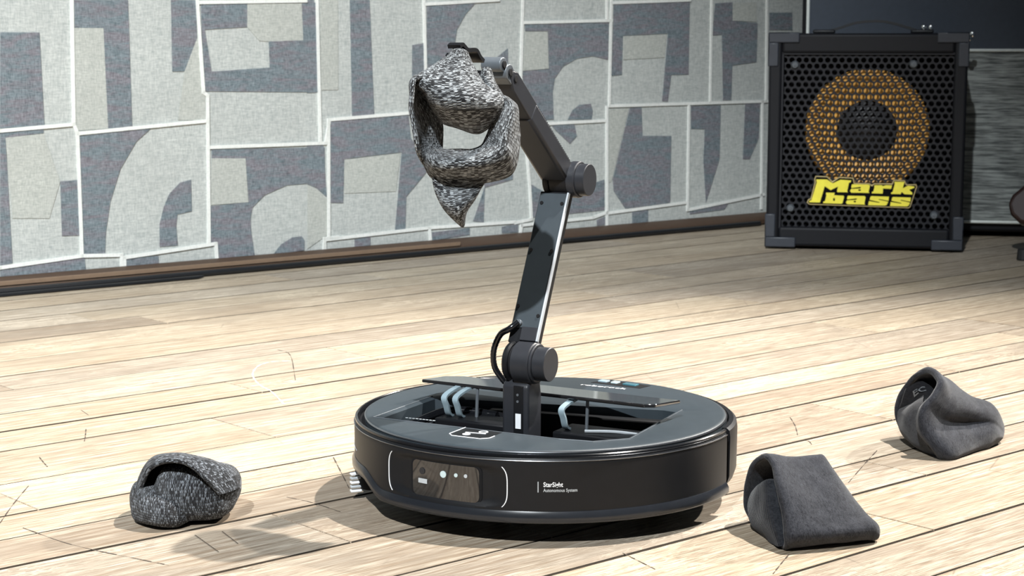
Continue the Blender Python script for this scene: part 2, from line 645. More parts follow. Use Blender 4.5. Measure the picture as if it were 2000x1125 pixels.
DARK=[[(0.018,0.434),(0.087,0.434),(0.09,0.278),(0.011,0.275)],[(0.148,0.489),(0.252,0.491),(0.253,0.269),(0.207,0.269),(0.204,0.442),(0.148,0.442)],[(0.335,0.492),(0.384,0.492),(0.385,0.425),(0.358,0.366),(0.334,0.366)],[(0.394,0.484),(0.489,0.487),(0.488,0.445),(0.401,0.44),(0.413,0.365),(0.534,0.371),(0.533,0.419),(0.607,0.421),(0.605,0.489),(0.638,0.491),(0.638,0.324),(0.397,0.33)],[(0.011,0.268),(0.088,0.272),(0.088,0.265),(0.02,0.259),(0.024,0.047),(0.002,0.044)],[(0.115,0.181),(0.147,0.182),(0.148,0.086),(0.115,0.087)],[(0.152,0.257),(0.29,0.267),(0.26,0.244),(0.228,0.197),(0.207,0.141),(0.197,0.089),(0.194,0.05),(0.151,0.051)],[(0.3,0.055),(0.301,0.096),(0.31,0.125),(0.322,0.149),(0.344,0.168),(0.366,0.172),(0.366,0.115),(0.337,0.111),(0.334,0.09),(0.336,0.055)],[(0.409,0.225),(0.651,0.22),(0.651,0.142),(0.614,0.153),(0.566,0.152),(0.518,0.136),(0.492,0.115),(0.487,0.095),(0.488,0.069),(0.495,0.021),(0.418,0.021),(0.416,0.052),(0.402,0.055),(0.405,0.122),(0.484,0.125),(0.479,0.206),(0.409,0.209)],[(0.534,0.024),(0.552,0.042),(0.576,0.053),(0.597,0.054),(0.603,0.046),(0.602,0.027)],[(0.002,0.039),(0.155,0.048),(0.157,0.022),(0.001,0.018)],[(0.23,0.038),(0.297,0.039),(0.297,0.018),(0.23,0.021)],[(0.617,0.496),(0.632,0.496),(0.637,0.324),(0.614,0.323)],[(0.712,0.497),(0.757,0.498),(0.765,0.279),(0.714,0.278)],[(0.856,0.412),(0.883,0.415),(0.886,0.358),(0.855,0.33)],[(0.892,0.488),(1.014,0.497),(0.988,0.474),(0.965,0.442),(0.959,0.41),(0.936,0.387),(0.891,0.361)],[(1.058,0.382),(1.094,0.405),(1.095,0.363),(1.076,0.363)],[(0.664,0.27),(0.846,0.278),(0.851,0.231),(0.901,0.174),(0.839,0.116),(0.836,0.05),(0.811,0.049),(0.829,0.204),(0.695,0.196),(0.691,0.112),(0.659,0.114)],[(0.612,0.226),(0.648,0.227),(0.654,0.125),(0.631,0.144),(0.611,0.152)],[(0.716,0.04),(0.753,0.042),(0.753,0.021),(0.716,0.019)],[(0.897,0.041),(0.995,0.044),(0.995,0.03),(0.9,0.025)],[(1.004,0.057),(1.034,0.126),(1.028,0.141),(1.106,0.227),(1.107,0.137),(1.034,0.124),(1.031,0.053)],[(1.078,0.041),(1.121,0.045),(1.121,0.027),(1.078,0.028)],[(1.139,0.455),(1.368,0.46),(1.366,0.38),(1.323,0.388),(1.279,0.383),(1.241,0.367),(1.219,0.343),(1.213,0.314),(1.216,0.257),(1.136,0.259),(1.133,0.358),(1.203,0.362),(1.2,0.44),(1.139,0.44)],[(1.254,0.256),(1.267,0.275),(1.286,0.286),(1.318,0.288),(1.324,0.273),(1.321,0.255)],[(1.21,0.245),(1.273,0.246),(1.28,0.221),(1.261,0.205),(1.223,0.233)],[(1.155,0.125),(1.186,0.109),(1.236,0.097),(1.3,0.113),(1.358,0.125),(1.359,0.059),(1.156,0.055)],[(1.381,0.499),(1.605,0.509),(1.604,0.346),(1.552,0.346),(1.542,0.288),(1.525,0.289),(1.54,0.436),(1.408,0.431),(1.406,0.348),(1.377,0.346)],[(1.683,0.503),(1.738,0.506),(1.739,0.465),(1.82,0.46),(1.819,0.372),(1.741,0.365),(1.739,0.287),(1.713,0.287),(1.706,0.434),(1.677,0.432)],[(1.43,0.276),(1.464,0.278),(1.468,0.215),(1.554,0.212),(1.553,0.064),(1.419,0.059),(1.385,0.099),(1.382,0.124)],[(1.613,0.276),(1.706,0.276),(1.705,0.155),(1.664,0.058),(1.654,0.152),(1.657,0.224),(1.614,0.226)],[(1.784,0.277),(1.833,0.279),(1.831,0.198),(1.802,0.151),(1.78,0.152)],[(1.439,0.05),(1.487,0.052),(1.487,0.026),(1.44,0.025)],[(1.337,0.039),(1.361,0.045),(1.361,0.028),(1.338,0.027)],[(1.613,0.043),(1.737,0.054),(1.723,0.039),(1.614,0.035)],[(1.858,0.484),(1.934,0.485),(1.936,0.445),(1.859,0.445)]]
BEIGE=[[(0.148,0.442),(0.204,0.442),(0.207,0.269),(0.147,0.267)],[(0.489,0.487),(0.605,0.489),(0.607,0.421),(0.533,0.419),(0.513,0.42),(0.488,0.445)],[(0.409,0.209),(0.479,0.206),(0.483,0.125),(0.405,0.124)],[(0.02,0.259),(0.088,0.264),(0.115,0.181),(0.093,0.119),(0.027,0.123)],[(0.358,0.366),(0.385,0.425),(0.398,0.325),(0.399,0.278),(0.342,0.28)],[(0.645,0.496),(0.685,0.497),(0.683,0.328),(0.645,0.328)],[(0.611,0.15),(0.63,0.142),(0.654,0.123),(0.655,0.053),(0.609,0.029)],[(1.139,0.439),(1.199,0.439),(1.202,0.363),(1.133,0.359)],[(1.738,0.505),(1.815,0.507),(1.817,0.463),(1.741,0.465)],[(0.694,0.194),(0.826,0.202),(0.814,0.128),(0.694,0.13)],[(1.37,0.275),(1.427,0.276),(1.378,0.119),(1.37,0.119)],[(1.411,0.429),(1.536,0.434),(1.53,0.384),(1.41,0.38)]]
LINES=[[(0.147,0.498),(0.143,0.278),(0.149,0.262),(0.15,0.05)],[(-0.017,0.27),(0.011,0.271),(0.143,0.278)],[(0.149,0.262),(0.402,0.277)],[(0.386,0.502),(0.395,0.328),(0.403,0.322),(0.399,0.057)],[(0.391,0.488),(0.614,0.494)],[(-0.027,0.038),(0.002,0.041),(0.15,0.05),(0.225,0.046),(0.224,0.017)],[(0.23,0.019),(0.23,0.041),(0.413,0.053),(0.415,0.018)],[(0.406,0.229),(0.655,0.228)],[(0.638,0.506),(0.641,0.228)],[(0.648,0.017),(0.647,0.046),(0.678,0.047)],[(0.653,0.228),(0.662,0.272),(0.849,0.28),(0.993,0.288),(1.127,0.297)],[(0.66,0.272),(0.657,0.049)],[(0.645,0.022),(0.648,0.044),(0.892,0.051),(1.112,0.049)],[(0.894,0.05),(0.897,0.022)],[(0.884,0.508),(0.888,0.32)],[(0.887,0.491),(1.07,0.502)],[(1.133,0.512),(1.127,0.339),(1.13,0.297),(1.151,0.125),(1.156,0.052),(1.112,0.047)],[(1.136,0.457),(1.375,0.463)],[(1.361,0.506),(1.362,0.463)],[(1.374,0.516),(1.37,0.282)],[(1.374,0.5),(1.605,0.509)],[(1.37,0.282),(1.859,0.282)],[(1.191,0.249),(1.357,0.251)],[(1.363,0.28),(1.366,0.026)],[(1.672,0.52),(1.672,0.286)],[(1.606,0.279),(1.606,0.045)],[(1.366,0.052),(1.599,0.062)],[(1.606,0.045),(1.85,0.067)],[(1.127,0.025),(1.129,0.041),(1.326,0.045),(1.366,0.054)],[(1.84,0.282),(1.843,0.035)],[(1.849,0.523),(1.852,0.282)]]
F_O=(0.255,1.48,0)
F_SHELL=[[(-0.0371,0.02,0.067),(-0.0331,0.005,0.0607),(-0.0309,-0.015,0.0458),(-0.0285,-0.03,0.0278),(-0.0276,-0.04,0.0114),(-0.0283,-0.024,0.0006),(-0.0381,0.02,0.0007),(-0.0476,0.05,0.0108),(-0.0497,0.05,0.0315),(-0.0452,0.04,0.0555)],[(-0.0358,0.02,0.0674),(-0.0294,0.003,0.0599),(-0.0258,-0.018,0.0457),(-0.0226,-0.033,0.0277),(-0.0216,-0.042,0.0132),(-0.0208,-0.022,0.0018),(-0.0301,0.02,0.0007),(-0.0365,0.055,0.0094),(-0.0392,0.055,0.0302),(-0.0392,0.042,0.055)],[(-0.0149,0.027,0.0631),(-0.0086,0.01,0.0528),(-0.0016,-0.01,0.0379),(0.0036,-0.027,0.0226),(0.0077,-0.034,0.0136),(0.0087,-0.015,0.0029),(-0.0065,0.03,-0.0003),(-0.0064,0.06,0.0081),(-0.0083,0.065,0.0277),(-0.0111,0.05,0.0512)],[(0.0062,0.035,0.0625),(0.0136,0.02,0.0513),(0.0227,0.0,0.0353),(0.0315,-0.015,0.0215),(0.0411,-0.02,0.0136),(0.0415,-0.006,0.0035),(0.0299,0.035,0.0002),(0.0252,0.06,0.0081),(0.0166,0.065,0.0277),(0.0104,0.053,0.0523)],[(0.0133,0.04,0.0623),(0.0208,0.028,0.0507),(0.0315,0.012,0.0344),(0.0427,-0.002,0.0211),(0.0517,-0.012,0.0141),(0.0514,-0.006,0.0035),(0.0467,0.03,0.0025),(0.0391,0.05,0.0108),(0.0283,0.055,0.0302),(0.0188,0.05,0.0521)],[(0.0149,0.044,0.0595),(0.0239,0.035,0.0467),(0.0366,0.025,0.0302),(0.0464,0.008,0.0175),(0.054,-0.003,0.0098),(0.0533,-0.001,0.003),(0.0501,0.025,0.0047),(0.0413,0.038,0.014),(0.0304,0.042,0.0312),(0.0207,0.045,0.0488)]]
F_TONGUE=[[(-0.0384,0.06,0.0257),(-0.0332,0.05,0.0329),(-0.0258,0.04,0.0386),(-0.0197,0.03,0.0379)],[(-0.0445,0.042,0.0303),(-0.0399,0.028,0.0389),(-0.0328,0.017,0.0448),(-0.0192,0.016,0.0401)],[(-0.0484,0.038,0.0195),(-0.0426,0.016,0.0266),(-0.0345,0.0,0.0308),(-0.0187,-0.002,0.0269)],[(-0.0468,0.028,0.0067),(-0.0408,0.002,0.012),(-0.0336,-0.017,0.0168),(-0.0172,-0.014,0.0128)],[(-0.0394,0.017,0.0006),(-0.0342,-0.014,0.0013),(-0.0303,-0.031,0.0018),(-0.0222,-0.028,0.0036)]]
L_O=(-0.285,1.55,0)
L_HOOD=[[(-0.0429,-0.018,0.0204),(-0.0383,-0.025,0.0369),(-0.0295,-0.031,0.0525),(-0.0137,-0.036,0.0601),(0.0014,-0.039,0.0599),(0.0134,-0.04,0.0533),(0.0216,-0.038,0.0438),(0.0311,-0.03,0.0295)],[(-0.0459,-0.01,0.022),(-0.041,-0.014,0.0392),(-0.0309,-0.017,0.0551),(-0.0154,-0.02,0.0608),(0.0015,-0.02,0.0599),(0.0211,-0.02,0.0544),(0.0359,-0.016,0.0443),(0.0422,-0.012,0.0295)],[(-0.0465,0.01,0.0168),(-0.0428,0.012,0.0341),(-0.0343,0.015,0.0479),(-0.0193,0.016,0.0514),(-0.0026,0.017,0.0503),(0.017,0.017,0.0456),(0.0359,0.012,0.0379),(0.0404,0.008,0.0267)],[(-0.0441,0.03,0.0022),(-0.041,0.035,0.0151),(-0.0351,0.04,0.0282),(-0.0224,0.042,0.0315),(-0.0061,0.042,0.0315),(0.0114,0.04,0.0291),(0.0293,0.032,0.023),(0.0348,0.025,0.0153)],[(-0.0392,0.028,-0.003),(-0.0378,0.033,-0.001),(-0.0331,0.04,-0.0005),(-0.0223,0.042,-0.0001),(-0.0069,0.042,-0.0001),(0.0111,0.038,0.001),(0.0283,0.03,0.0045),(0.0314,0.022,0.0066)]]
R_O=(0.45,1.82,0)
R_SHELL=[[(-0.0186,0.01,0.08),(-0.0139,-0.02,0.0761),(-0.022,-0.03,0.0616),(-0.0338,-0.033,0.0479),(-0.0351,-0.037,0.0275),(-0.0156,-0.042,0.0015),(-0.0252,0.01,0.0008),(-0.0333,0.045,0.0072),(-0.0417,0.045,0.0338),(-0.0329,0.03,0.0654)],[(-0.0166,0.012,0.0813),(-0.0108,-0.02,0.0761),(-0.0191,-0.033,0.0622),(-0.0308,-0.038,0.0489),(-0.0321,-0.042,0.0286),(-0.013,-0.044,0.001),(-0.0187,0.015,0.0007),(-0.0207,0.055,0.0056),(-0.0286,0.055,0.0318),(-0.0248,0.037,0.063)],[(0.0071,0.02,0.0662),(0.007,-0.01,0.0549),(-0.0042,-0.023,0.0452),(-0.0094,-0.02,0.0334),(-0.0115,-0.044,0.0185),(-0.0021,-0.042,0.0015),(0.009,0.03,-0.0005),(0.0091,0.065,0.0017),(0.0041,0.07,0.0247),(0.0086,0.058,0.0495)],[(0.0316,0.03,0.0479),(0.0308,0.005,0.0421),(0.0224,-0.002,0.036),(0.021,0.004,0.0272),(0.0179,-0.018,0.0179),(0.0218,-0.017,0.0027),(0.0359,0.04,-0.0005),(0.0384,0.072,0.0012),(0.0358,0.075,0.0181),(0.0342,0.06,0.0363)],[(0.0551,0.042,0.0383),(0.0567,0.025,0.0336),(0.0515,0.015,0.0291),(0.0487,0.012,0.0243),(0.0497,0.006,0.0137),(0.0485,0.012,0.0014),(0.058,0.048,-0.0001),(0.0616,0.07,0.0017),(0.0599,0.072,0.0159),(0.0563,0.06,0.0296)],[(0.065,0.045,0.0244),(0.0669,0.037,0.0189),(0.0651,0.03,0.0149),(0.0642,0.028,0.0121),(0.0633,0.026,0.0076),(0.0618,0.03,0.0039),(0.0648,0.045,0.0028),(0.0663,0.055,0.005),(0.0651,0.056,0.0137),(0.0638,0.05,0.0206)],[(0.0673,0.044,0.0152),(0.0674,0.04,0.0139),(0.0669,0.038,0.0115),(0.0659,0.036,0.0098),(0.0649,0.036,0.0081),(0.0644,0.038,0.0066),(0.0654,0.044,0.0063),(0.0659,0.048,0.0077),(0.0663,0.048,0.011),(0.0668,0.046,0.0137)]]
R_TONGUE=[[(-0.0341,0.04,0.0338),(-0.0274,0.03,0.0413),(-0.021,0.01,0.053)],[(-0.0417,0.032,0.0321),(-0.0361,0.012,0.0396),(-0.026,-0.012,0.0542)],[(-0.0422,0.028,0.0198),(-0.0387,-0.002,0.0241),(-0.0287,-0.031,0.0352)],[(-0.037,0.023,0.0082),(-0.0338,-0.008,0.0092),(-0.0269,-0.035,0.0148)],[(-0.0278,0.018,0.0022),(-0.0234,-0.01,0.001),(-0.0148,-0.038,0.0033)]]
R_INNER=[[(-0.0317,0.035,0.0623),(-0.0224,0.027,0.0665),(-0.0141,0.016,0.0632),(-0.0092,0.002,0.0568)],[(-0.0362,0.033,0.0539),(-0.0278,0.023,0.0569),(-0.0195,0.01,0.0563),(-0.0149,-0.005,0.0528)],[(-0.0396,0.04,0.0365),(-0.03,0.03,0.0386),(-0.0221,0.018,0.0438),(-0.0166,0.0,0.0448)]]
G_O=(-0.043,1.485,0.3)
G_BODY=[[(-0.0064,-0.007,0.11),(-0.0037,-0.013,0.1122),(-0.0003,-0.014,0.1134),(0.0034,-0.013,0.1126),(0.0057,-0.007,0.11),(0.0031,-0.001,0.1104),(-0.0008,0.001,0.1108),(-0.0041,-0.001,0.11)],[(-0.02,-0.005,0.0996),(-0.0119,-0.018,0.1006),(-0.0026,-0.023,0.1003),(0.0056,-0.018,0.1006),(0.0112,-0.008,0.0984),(0.0047,0.015,0.0989),(-0.0039,0.02,0.0989),(-0.0144,0.015,0.0981)],[(-0.0356,-0.005,0.0892),(-0.0231,-0.031,0.0873),(-0.0087,-0.041,0.0859),(0.006,-0.037,0.0866),(0.0204,-0.01,0.0843),(0.0044,0.025,0.086),(-0.0113,0.032,0.0859),(-0.0265,0.025,0.086)],[(-0.0297,-0.005,0.08),(-0.0197,-0.035,0.073),(-0.0052,-0.049,0.0723),(0.0135,-0.045,0.0721),(0.0346,-0.013,0.0732),(0.012,0.03,0.0731),(-0.008,0.035,0.0738),(-0.0232,0.027,0.0749)],[(-0.0253,-0.002,0.0707),(-0.0161,-0.022,0.0614),(-0.0034,-0.031,0.0577),(0.0148,-0.03,0.056),(0.0321,-0.01,0.0618),(0.0129,0.025,0.0595),(-0.0062,0.031,0.0602),(-0.0189,0.025,0.0638)],[(-0.0226,0.002,0.0655),(-0.0147,-0.005,0.0549),(-0.0033,-0.008,0.0504),(0.016,-0.007,0.0461),(0.0295,-0.003,0.0565),(0.0148,0.015,0.0514),(-0.005,0.021,0.0546),(-0.016,0.017,0.0569)]]
G_RING=[[(-0.0293,-0.02,0.0912),(-0.0355,-0.005,0.0905),(-0.0222,0.025,0.0818)],[(-0.0362,-0.025,0.0884),(-0.0398,-0.005,0.0825),(-0.0268,0.03,0.0696)],[(-0.0386,-0.027,0.0748),(-0.0368,-0.0,0.0677),(-0.0193,0.035,0.0591)],[(-0.0375,-0.027,0.0563),(-0.0317,0.005,0.0506),(-0.0172,0.035,0.0471)],[(-0.0344,-0.027,0.0355),(-0.0284,0.005,0.0337),(-0.0171,0.03,0.0322)],[(-0.0293,-0.013,0.02),(-0.0228,-0.017,0.0262),(-0.0134,0.013,0.0285)],[(-0.0205,-0.005,0.0076),(-0.0127,-0.031,0.0221),(-0.0014,-0.002,0.0299)],[(0.0027,-0.003,0.0045),(0.0061,-0.035,0.0211),(0.0101,-0.007,0.0302)],[(0.0256,-0.005,0.0064),(0.0227,-0.035,0.024),(0.019,-0.011,0.0333)],[(0.0422,-0.005,0.0127),(0.0355,-0.031,0.0312),(0.0229,-0.013,0.0402)],[(0.0472,-0.003,0.0346),(0.0376,-0.027,0.0451),(0.0271,-0.013,0.0502)],[(0.0472,-0.001,0.0543),(0.0413,-0.021,0.0585),(0.0313,-0.013,0.0598)],[(0.0464,-0.0,0.0664),(0.0426,-0.015,0.0682),(0.0367,-0.01,0.0676)],[(0.0388,0.005,0.073),(0.0346,-0.01,0.0735),(0.0304,-0.005,0.0716)]]
G_TIP=[[(-0.0237,-0.007,0.0154),(-0.0074,-0.015,0.0096),(0.0128,-0.017,0.0085),(0.0295,-0.01,0.0122),(0.0122,0.01,0.012),(-0.0083,0.01,0.0142)],[(-0.0216,-0.01,0.0004),(-0.0096,-0.016,-0.0016),(0.0043,-0.017,-0.0007),(0.0203,-0.013,0.0032),(0.0037,0.007,0.0007),(-0.0104,0.007,0.0007)],[(-0.0153,-0.012,-0.0147),(-0.0053,-0.031,-0.0142),(0.003,-0.032,-0.012),(0.0123,-0.017,-0.01),(0.0021,0.001,-0.0133),(-0.0064,0.002,-0.0142)],[(-0.0056,-0.013,-0.0264),(-0.0006,-0.024,-0.0262),(0.0028,-0.025,-0.024),(0.0059,-0.015,-0.0212),(0.0022,-0.003,-0.0249),(-0.0012,-0.003,-0.0266)],[(0.0011,-0.01,-0.0323),(0.0024,-0.012,-0.0325),(0.0033,-0.012,-0.0321),(0.0041,-0.011,-0.0309),(0.0031,-0.008,-0.0316),(0.0023,-0.008,-0.032)]]
G_BUNCH=[[(0.0176,0.005,0.0957),(0.0203,-0.002,0.0988),(0.0241,-0.002,0.0988),(0.0269,0.005,0.0957),(0.0238,0.02,0.0946),(0.0199,0.02,0.0946)],[(0.0159,0.005,0.0865),(0.0196,-0.01,0.0876),(0.0246,-0.012,0.0885),(0.0295,0.005,0.0873),(0.0242,0.023,0.0869),(0.019,0.023,0.0861)],[(0.0193,0.005,0.0764),(0.0238,-0.013,0.0786),(0.0296,-0.013,0.0802),(0.0345,0.005,0.0781),(0.0293,0.023,0.0776),(0.0233,0.023,0.0767)],[(0.0239,0.005,0.0675),(0.0288,-0.012,0.0702),(0.0346,-0.013,0.0727),(0.0396,0.005,0.0705),(0.0344,0.02,0.0691),(0.0284,0.02,0.0674)]]
GLYPHS=[[(-0.0953,0.1429),(-0.0739,0.1429),(-0.0625,0.1353),(-0.0473,0.1429),(-0.0259,0.1416),(-0.0271,0.1378),(-0.0303,0.1372),(-0.0335,0.1195),(-0.0322,0.1176),(-0.053,0.1176),(-0.0537,0.1201),(-0.0518,0.129),(-0.0663,0.1214),(-0.0783,0.1293),(-0.0871,0.0961),(-0.1086,0.0961),(-0.108,0.0993),(-0.1042,0.1006),(-0.0941,0.1378),(-0.0953,0.1391)],[(-0.024,0.134),(0.0088,0.134),(0.0114,0.1315),(0.0088,0.1195),(0.0107,0.117),(-0.0253,0.117),(-0.028,0.1201),(-0.0259,0.1245),(-0.0069,0.1258),(-0.0069,0.129),(-0.0253,0.1264),(-0.0255,0.1302)],[(0.0202,0.1328),(0.0354,0.1328),(0.036,0.1309),(0.0423,0.1331),(0.0549,0.1328),(0.053,0.1258),(0.0372,0.1264),(0.0372,0.1195),(0.0366,0.116),(0.0152,0.1163),(0.0158,0.1195),(0.0183,0.1201),(0.0202,0.129),(0.0196,0.1309)],[(0.0593,0.1403),(0.0789,0.1403),(0.0758,0.1271),(0.0859,0.1328),(0.0991,0.1311),(0.0979,0.1283),(0.0884,0.1245),(0.0947,0.1189),(0.0947,0.1151),(0.0795,0.1155),(0.0739,0.1201),(0.072,0.1155),(0.053,0.1157),(0.0537,0.1189),(0.0562,0.1195),(0.06,0.1365),(0.0591,0.1378)],[(-0.0751,0.1163),(-0.0581,0.1163),(-0.0593,0.1113),(-0.0404,0.1107),(-0.0391,0.1081),(-0.0423,0.0955),(-0.0442,0.0942),(-0.0808,0.0949),(-0.0802,0.098),(-0.077,0.0993),(-0.0745,0.1119),(-0.0758,0.1132)],[(-0.0316,0.1107),(0.0013,0.1107),(0.0032,0.1081),(0.0013,0.0955),(0.0025,0.0932),(-0.0328,0.0936),(-0.0356,0.0968),(-0.0335,0.1012),(-0.0145,0.1028),(-0.0139,0.1056),(-0.0328,0.1033),(-0.0335,0.1069)],[(0.0145,0.1107),(0.0492,0.11),(0.0486,0.1018),(0.0303,0.105),(0.029,0.1037),(0.048,0.0999),(0.0455,0.0936),(0.0417,0.092),(0.0088,0.0923),(0.0101,0.1006),(0.0303,0.0974),(0.0316,0.0987),(0.0114,0.1031),(0.0126,0.1088)],[(0.0574,0.1096),(0.0922,0.109),(0.0915,0.1008),(0.0732,0.104),(0.072,0.1027),(0.0909,0.0989),(0.0884,0.0926),(0.0846,0.091),(0.0518,0.0913),(0.053,0.0995),(0.0732,0.0964),(0.0745,0.0977),(0.0543,0.1021),(0.0556,0.1078)]]
PLATE=[(-0.0972,0.1498),(-0.0732,0.1492),(-0.0631,0.1391),(-0.0505,0.1485),(-0.0215,0.1473),(-0.0189,0.1365),(0.0101,0.1365),(0.0152,0.1328),(0.0189,0.1365),(0.0543,0.1365),(0.0574,0.1441),(0.0795,0.1435),(0.0833,0.1353),(0.1023,0.1359),(0.1042,0.1309),(0.0922,0.0892),(0.0884,0.087),(-0.1086,0.0911),(-0.1136,0.0955),(-0.1111,0.1018),(-0.1061,0.1043),(-0.0985,0.1372),(-0.0997,0.1435)]
SCUFF_DARK=[[(-0.322,2.4262),(-0.299,2.3817),(-0.2705,2.2014)],[(-0.4951,2.0197),(-0.4797,1.9913)],[(-0.4813,1.7846),(-0.4714,1.7622),(-0.4622,1.7425)],[(-0.4258,1.5172),(-0.3705,1.4644),(-0.301,1.4194),(-0.2774,1.4049)],[(-0.4606,1.6658),(-0.4563,1.5973),(-0.4501,1.5323)],[(-0.4654,1.9183),(-0.4587,1.8875),(-0.4527,1.8576)],[(-0.2505,1.5057),(-0.231,1.4675)],[(-0.272,1.4944),(-0.2434,1.443)],[(-0.182,1.7846),(-0.1691,1.7254),(-0.1543,1.656)],[(0.3132,1.9801),(0.3118,1.934),(0.3072,1.8875)],[(0.3111,1.8601),(0.3145,1.8576),(0.3148,1.843)],[(0.3779,1.8145),(0.3546,1.7578),(0.3228,1.6778)],[(0.2287,1.4356),(0.2178,1.4078),(0.2077,1.381)],[(-0.2094,1.6233),(-0.1833,1.6028),(-0.1544,1.5703)],[(0.0916,1.44),(0.1005,1.4223),(0.115,1.3936)]]
SCUFF_PALE=[[(-0.2937,2.3388),(-0.3178,2.3312),(-0.3304,2.3048),(-0.3311,2.2537),(-0.3226,2.2083),(-0.3082,2.1646),(-0.2909,2.1289),(-0.2657,2.0519)]]

# ------------------------------------------------------------------ floor of random-width oak planks
TH = 41.3
DX, DY = math.cos(R(TH)), math.sin(R(TH))
fl = MB()
fl.box((0, 0, -0.03), (5.6, 3.0, 0.036))
floor = mk('floor', fl, M['subfloor'], kind='structure', loc=(0, 0, 0), rz=R(TH))
FLOOR_T0, FLOOR_T1 = -1.3, 4.3
# the slab follows the plank frame: x runs along the planks, y across them
for v in floor.data.vertices:
    v.co.x += (FLOOR_T0 + FLOOR_T1) / 2
    v.co.y += 1.75
SEAMS = [0.30, 0.415, 0.50, 0.585, 0.70, 0.8134, 0.8925, 1.0155, 1.0945, 1.1955, 1.3186, 1.397, 1.468, 1.5765, 1.708, 1.795,
         1.8825, 2.007, 2.098, 2.1975, 2.34, 2.43, 2.525, 2.62, 2.72, 2.81, 2.92, 3.03, 3.12, 3.22]
JOINTS = {13: [0.40, 1.05, 2.1], 9: [-0.2, 0.87, 1.62, 2.6], 12: [0.05, 0.72, 1.35, 2.3], 21: [0.5, 1.3, 2.9], 16: [0.7, 1.42, 2.2]}
TONES = [(1.0, 1.0, 1.0), (0.92, 0.90, 0.88), (1.07, 1.05, 1.0), (0.80, 0.76, 0.73), (0.98, 0.95, 0.90), (0.87, 0.86, 0.86), (1.04, 1.0, 0.94)]
rnd = random.Random(21)
GAP = [rnd.choice((0.0002, 0.0003, 0.0005, 0.0008, 0.0012)) for _ in SEAMS]
for i in range(len(SEAMS) - 1):
    y0, y1 = SEAMS[i] + GAP[i], SEAMS[i + 1] - GAP[i + 1]
    cuts = [FLOOR_T0]
    if i in JOINTS:
        cuts += JOINTS[i] + [FLOOR_T1]
    else:
        x = FLOOR_T0 + rnd.uniform(0.2, 0.9)
        while x < FLOOR_T1 - 0.3:
            cuts.append(x)
            x += rnd.uniform(0.65, 1.5)
        cuts.append(FLOOR_T1)
    for a, b in zip(cuts, cuts[1:]):
        g = 0.0004
        L, W_, b_ = (b - a) / 2 - g, (y1 - y0) / 2, 0.0012
        m = MB()
        top = -0.0003 * rnd.random()
        m.add([(-L, -W_, -0.012), (L, -W_, -0.012), (L, W_, -0.012), (-L, W_, -0.012),
               (-L, -W_, top - b_), (L, -W_, top - b_), (L, W_, top - b_), (-L, W_, top - b_),
               (-L + b_ * .5, -W_ + b_, top), (L - b_ * .5, -W_ + b_, top), (L - b_ * .5, W_ - b_, top), (-L + b_ * .5, W_ - b_, top)],
              [(0, 3, 2, 1), (0, 1, 5, 4), (1, 2, 6, 5), (2, 3, 7, 6), (3, 0, 4, 7),
               (4, 5, 9, 8), (5, 6, 10, 9), (6, 7, 11, 10), (7, 4, 8, 11), (8, 9, 10, 11)])
        p = mk('plank', m, [M['wood'], M['grime']], floor, loc=((a + b) / 2, (y0 + y1) / 2, 0), fix=False)
        for q in range(5, 9, 2):
            p.data.polygons[q].material_index = 1
        t = rnd.choice(TONES)
        k = rnd.uniform(0.93, 1.05)
        p.color = (t[0] * k, t[1] * k, t[2] * k, 1)

# scratches and scuffs on the boards
for marks, mt, hw_ in ((SCUFF_DARK, 'scuff_dark', 0.0007), (SCUFF_PALE, 'scuff_pale', 0.0013)):
    for q in marks:
        pts = [Matrix.Rotation(-R(TH), 3, 'Z') @ Vector((x, y, 0.00012)) for x, y in q]
        pts = smooth_path(pts, 5)
        m = MB()
        for i in range(len(pts) - 1):
            d = (pts[i + 1] - pts[i]).normalized()
            nn = Vector((-d.y, d.x, 0)) * hw_ * (0.6 + 0.4 * math.sin(2.1 * i))
            k = len(m.v)
            m.add([pts[i] - nn, pts[i] + nn, pts[i + 1] + nn, pts[i + 1] - nn], [(0, 3, 2, 1)])
        mk('scratch', m, M[mt], floor)

# ------------------------------------------------------------------ patchwork fabric wall
WA = R(38.457)
WO = (-0.8652, 2.9991, 0)
U0, U1, WH = -1.6, 1.985, 1.45
wm = MB()
wm.box(((U0 + U1) / 2, 0.03, WH / 2 + 0.01), (U1 - U0, 0.058, WH - 0.02))
wall = mk('wall_left', wm, M['fab_light'], kind='structure', loc=WO, rz=WA)


def fabric_part(name, poly, mat, th, du=0.0, dv=0.0):
    poly = [(x, max(y, 0.012)) for x, y in poly]
    m = MB()
    m.prism(poly, 0.0003, -th, lambda x, y, o: (x, o, y))
    o = mk(name, m, mat, wall)
    o.location = (du, 0, dv)
    return o


def braid(line, th=0.0021, hw=0.0031):
    m = MB()
    m.strip([(x, -0.001, y) for x, y in line], hw, th, (0, 1, 0)) if False else None
    for (x0, y0), (x1, y1) in zip(line, line[1:]):
        d = Vector((x1 - x0, y1 - y0))
        if d.length < 1e-4:
            continue
        n = Vector((-d.y, d.x)).normalized() * hw
        e = d.normalized() * hw * 0.8
        m.prism([(x0 - e.x + n.x, y0 - e.y + n.y), (x1 + e.x + n.x, y1 + e.y + n.y),
                 (x1 + e.x - n.x, y1 + e.y - n.y), (x0 - e.x - n.x, y0 - e.y - n.y)], 0.0005, -th, lambda x, y, o: (x, o, y))
    return m


proto = []
for p in DARK:
    proto.append(fabric_part('fabric_patch', p, M['fab_dark'], 0.0004))
for p in BEIGE:
    proto.append(fabric_part('fabric_patch', p, M['fab_beige'], 0.0003))
for ln in LINES:
    proto.append(mk('white_braid', braid([(x, max(y, 0.012)) for x, y in ln]), M['fab_white'], wall))
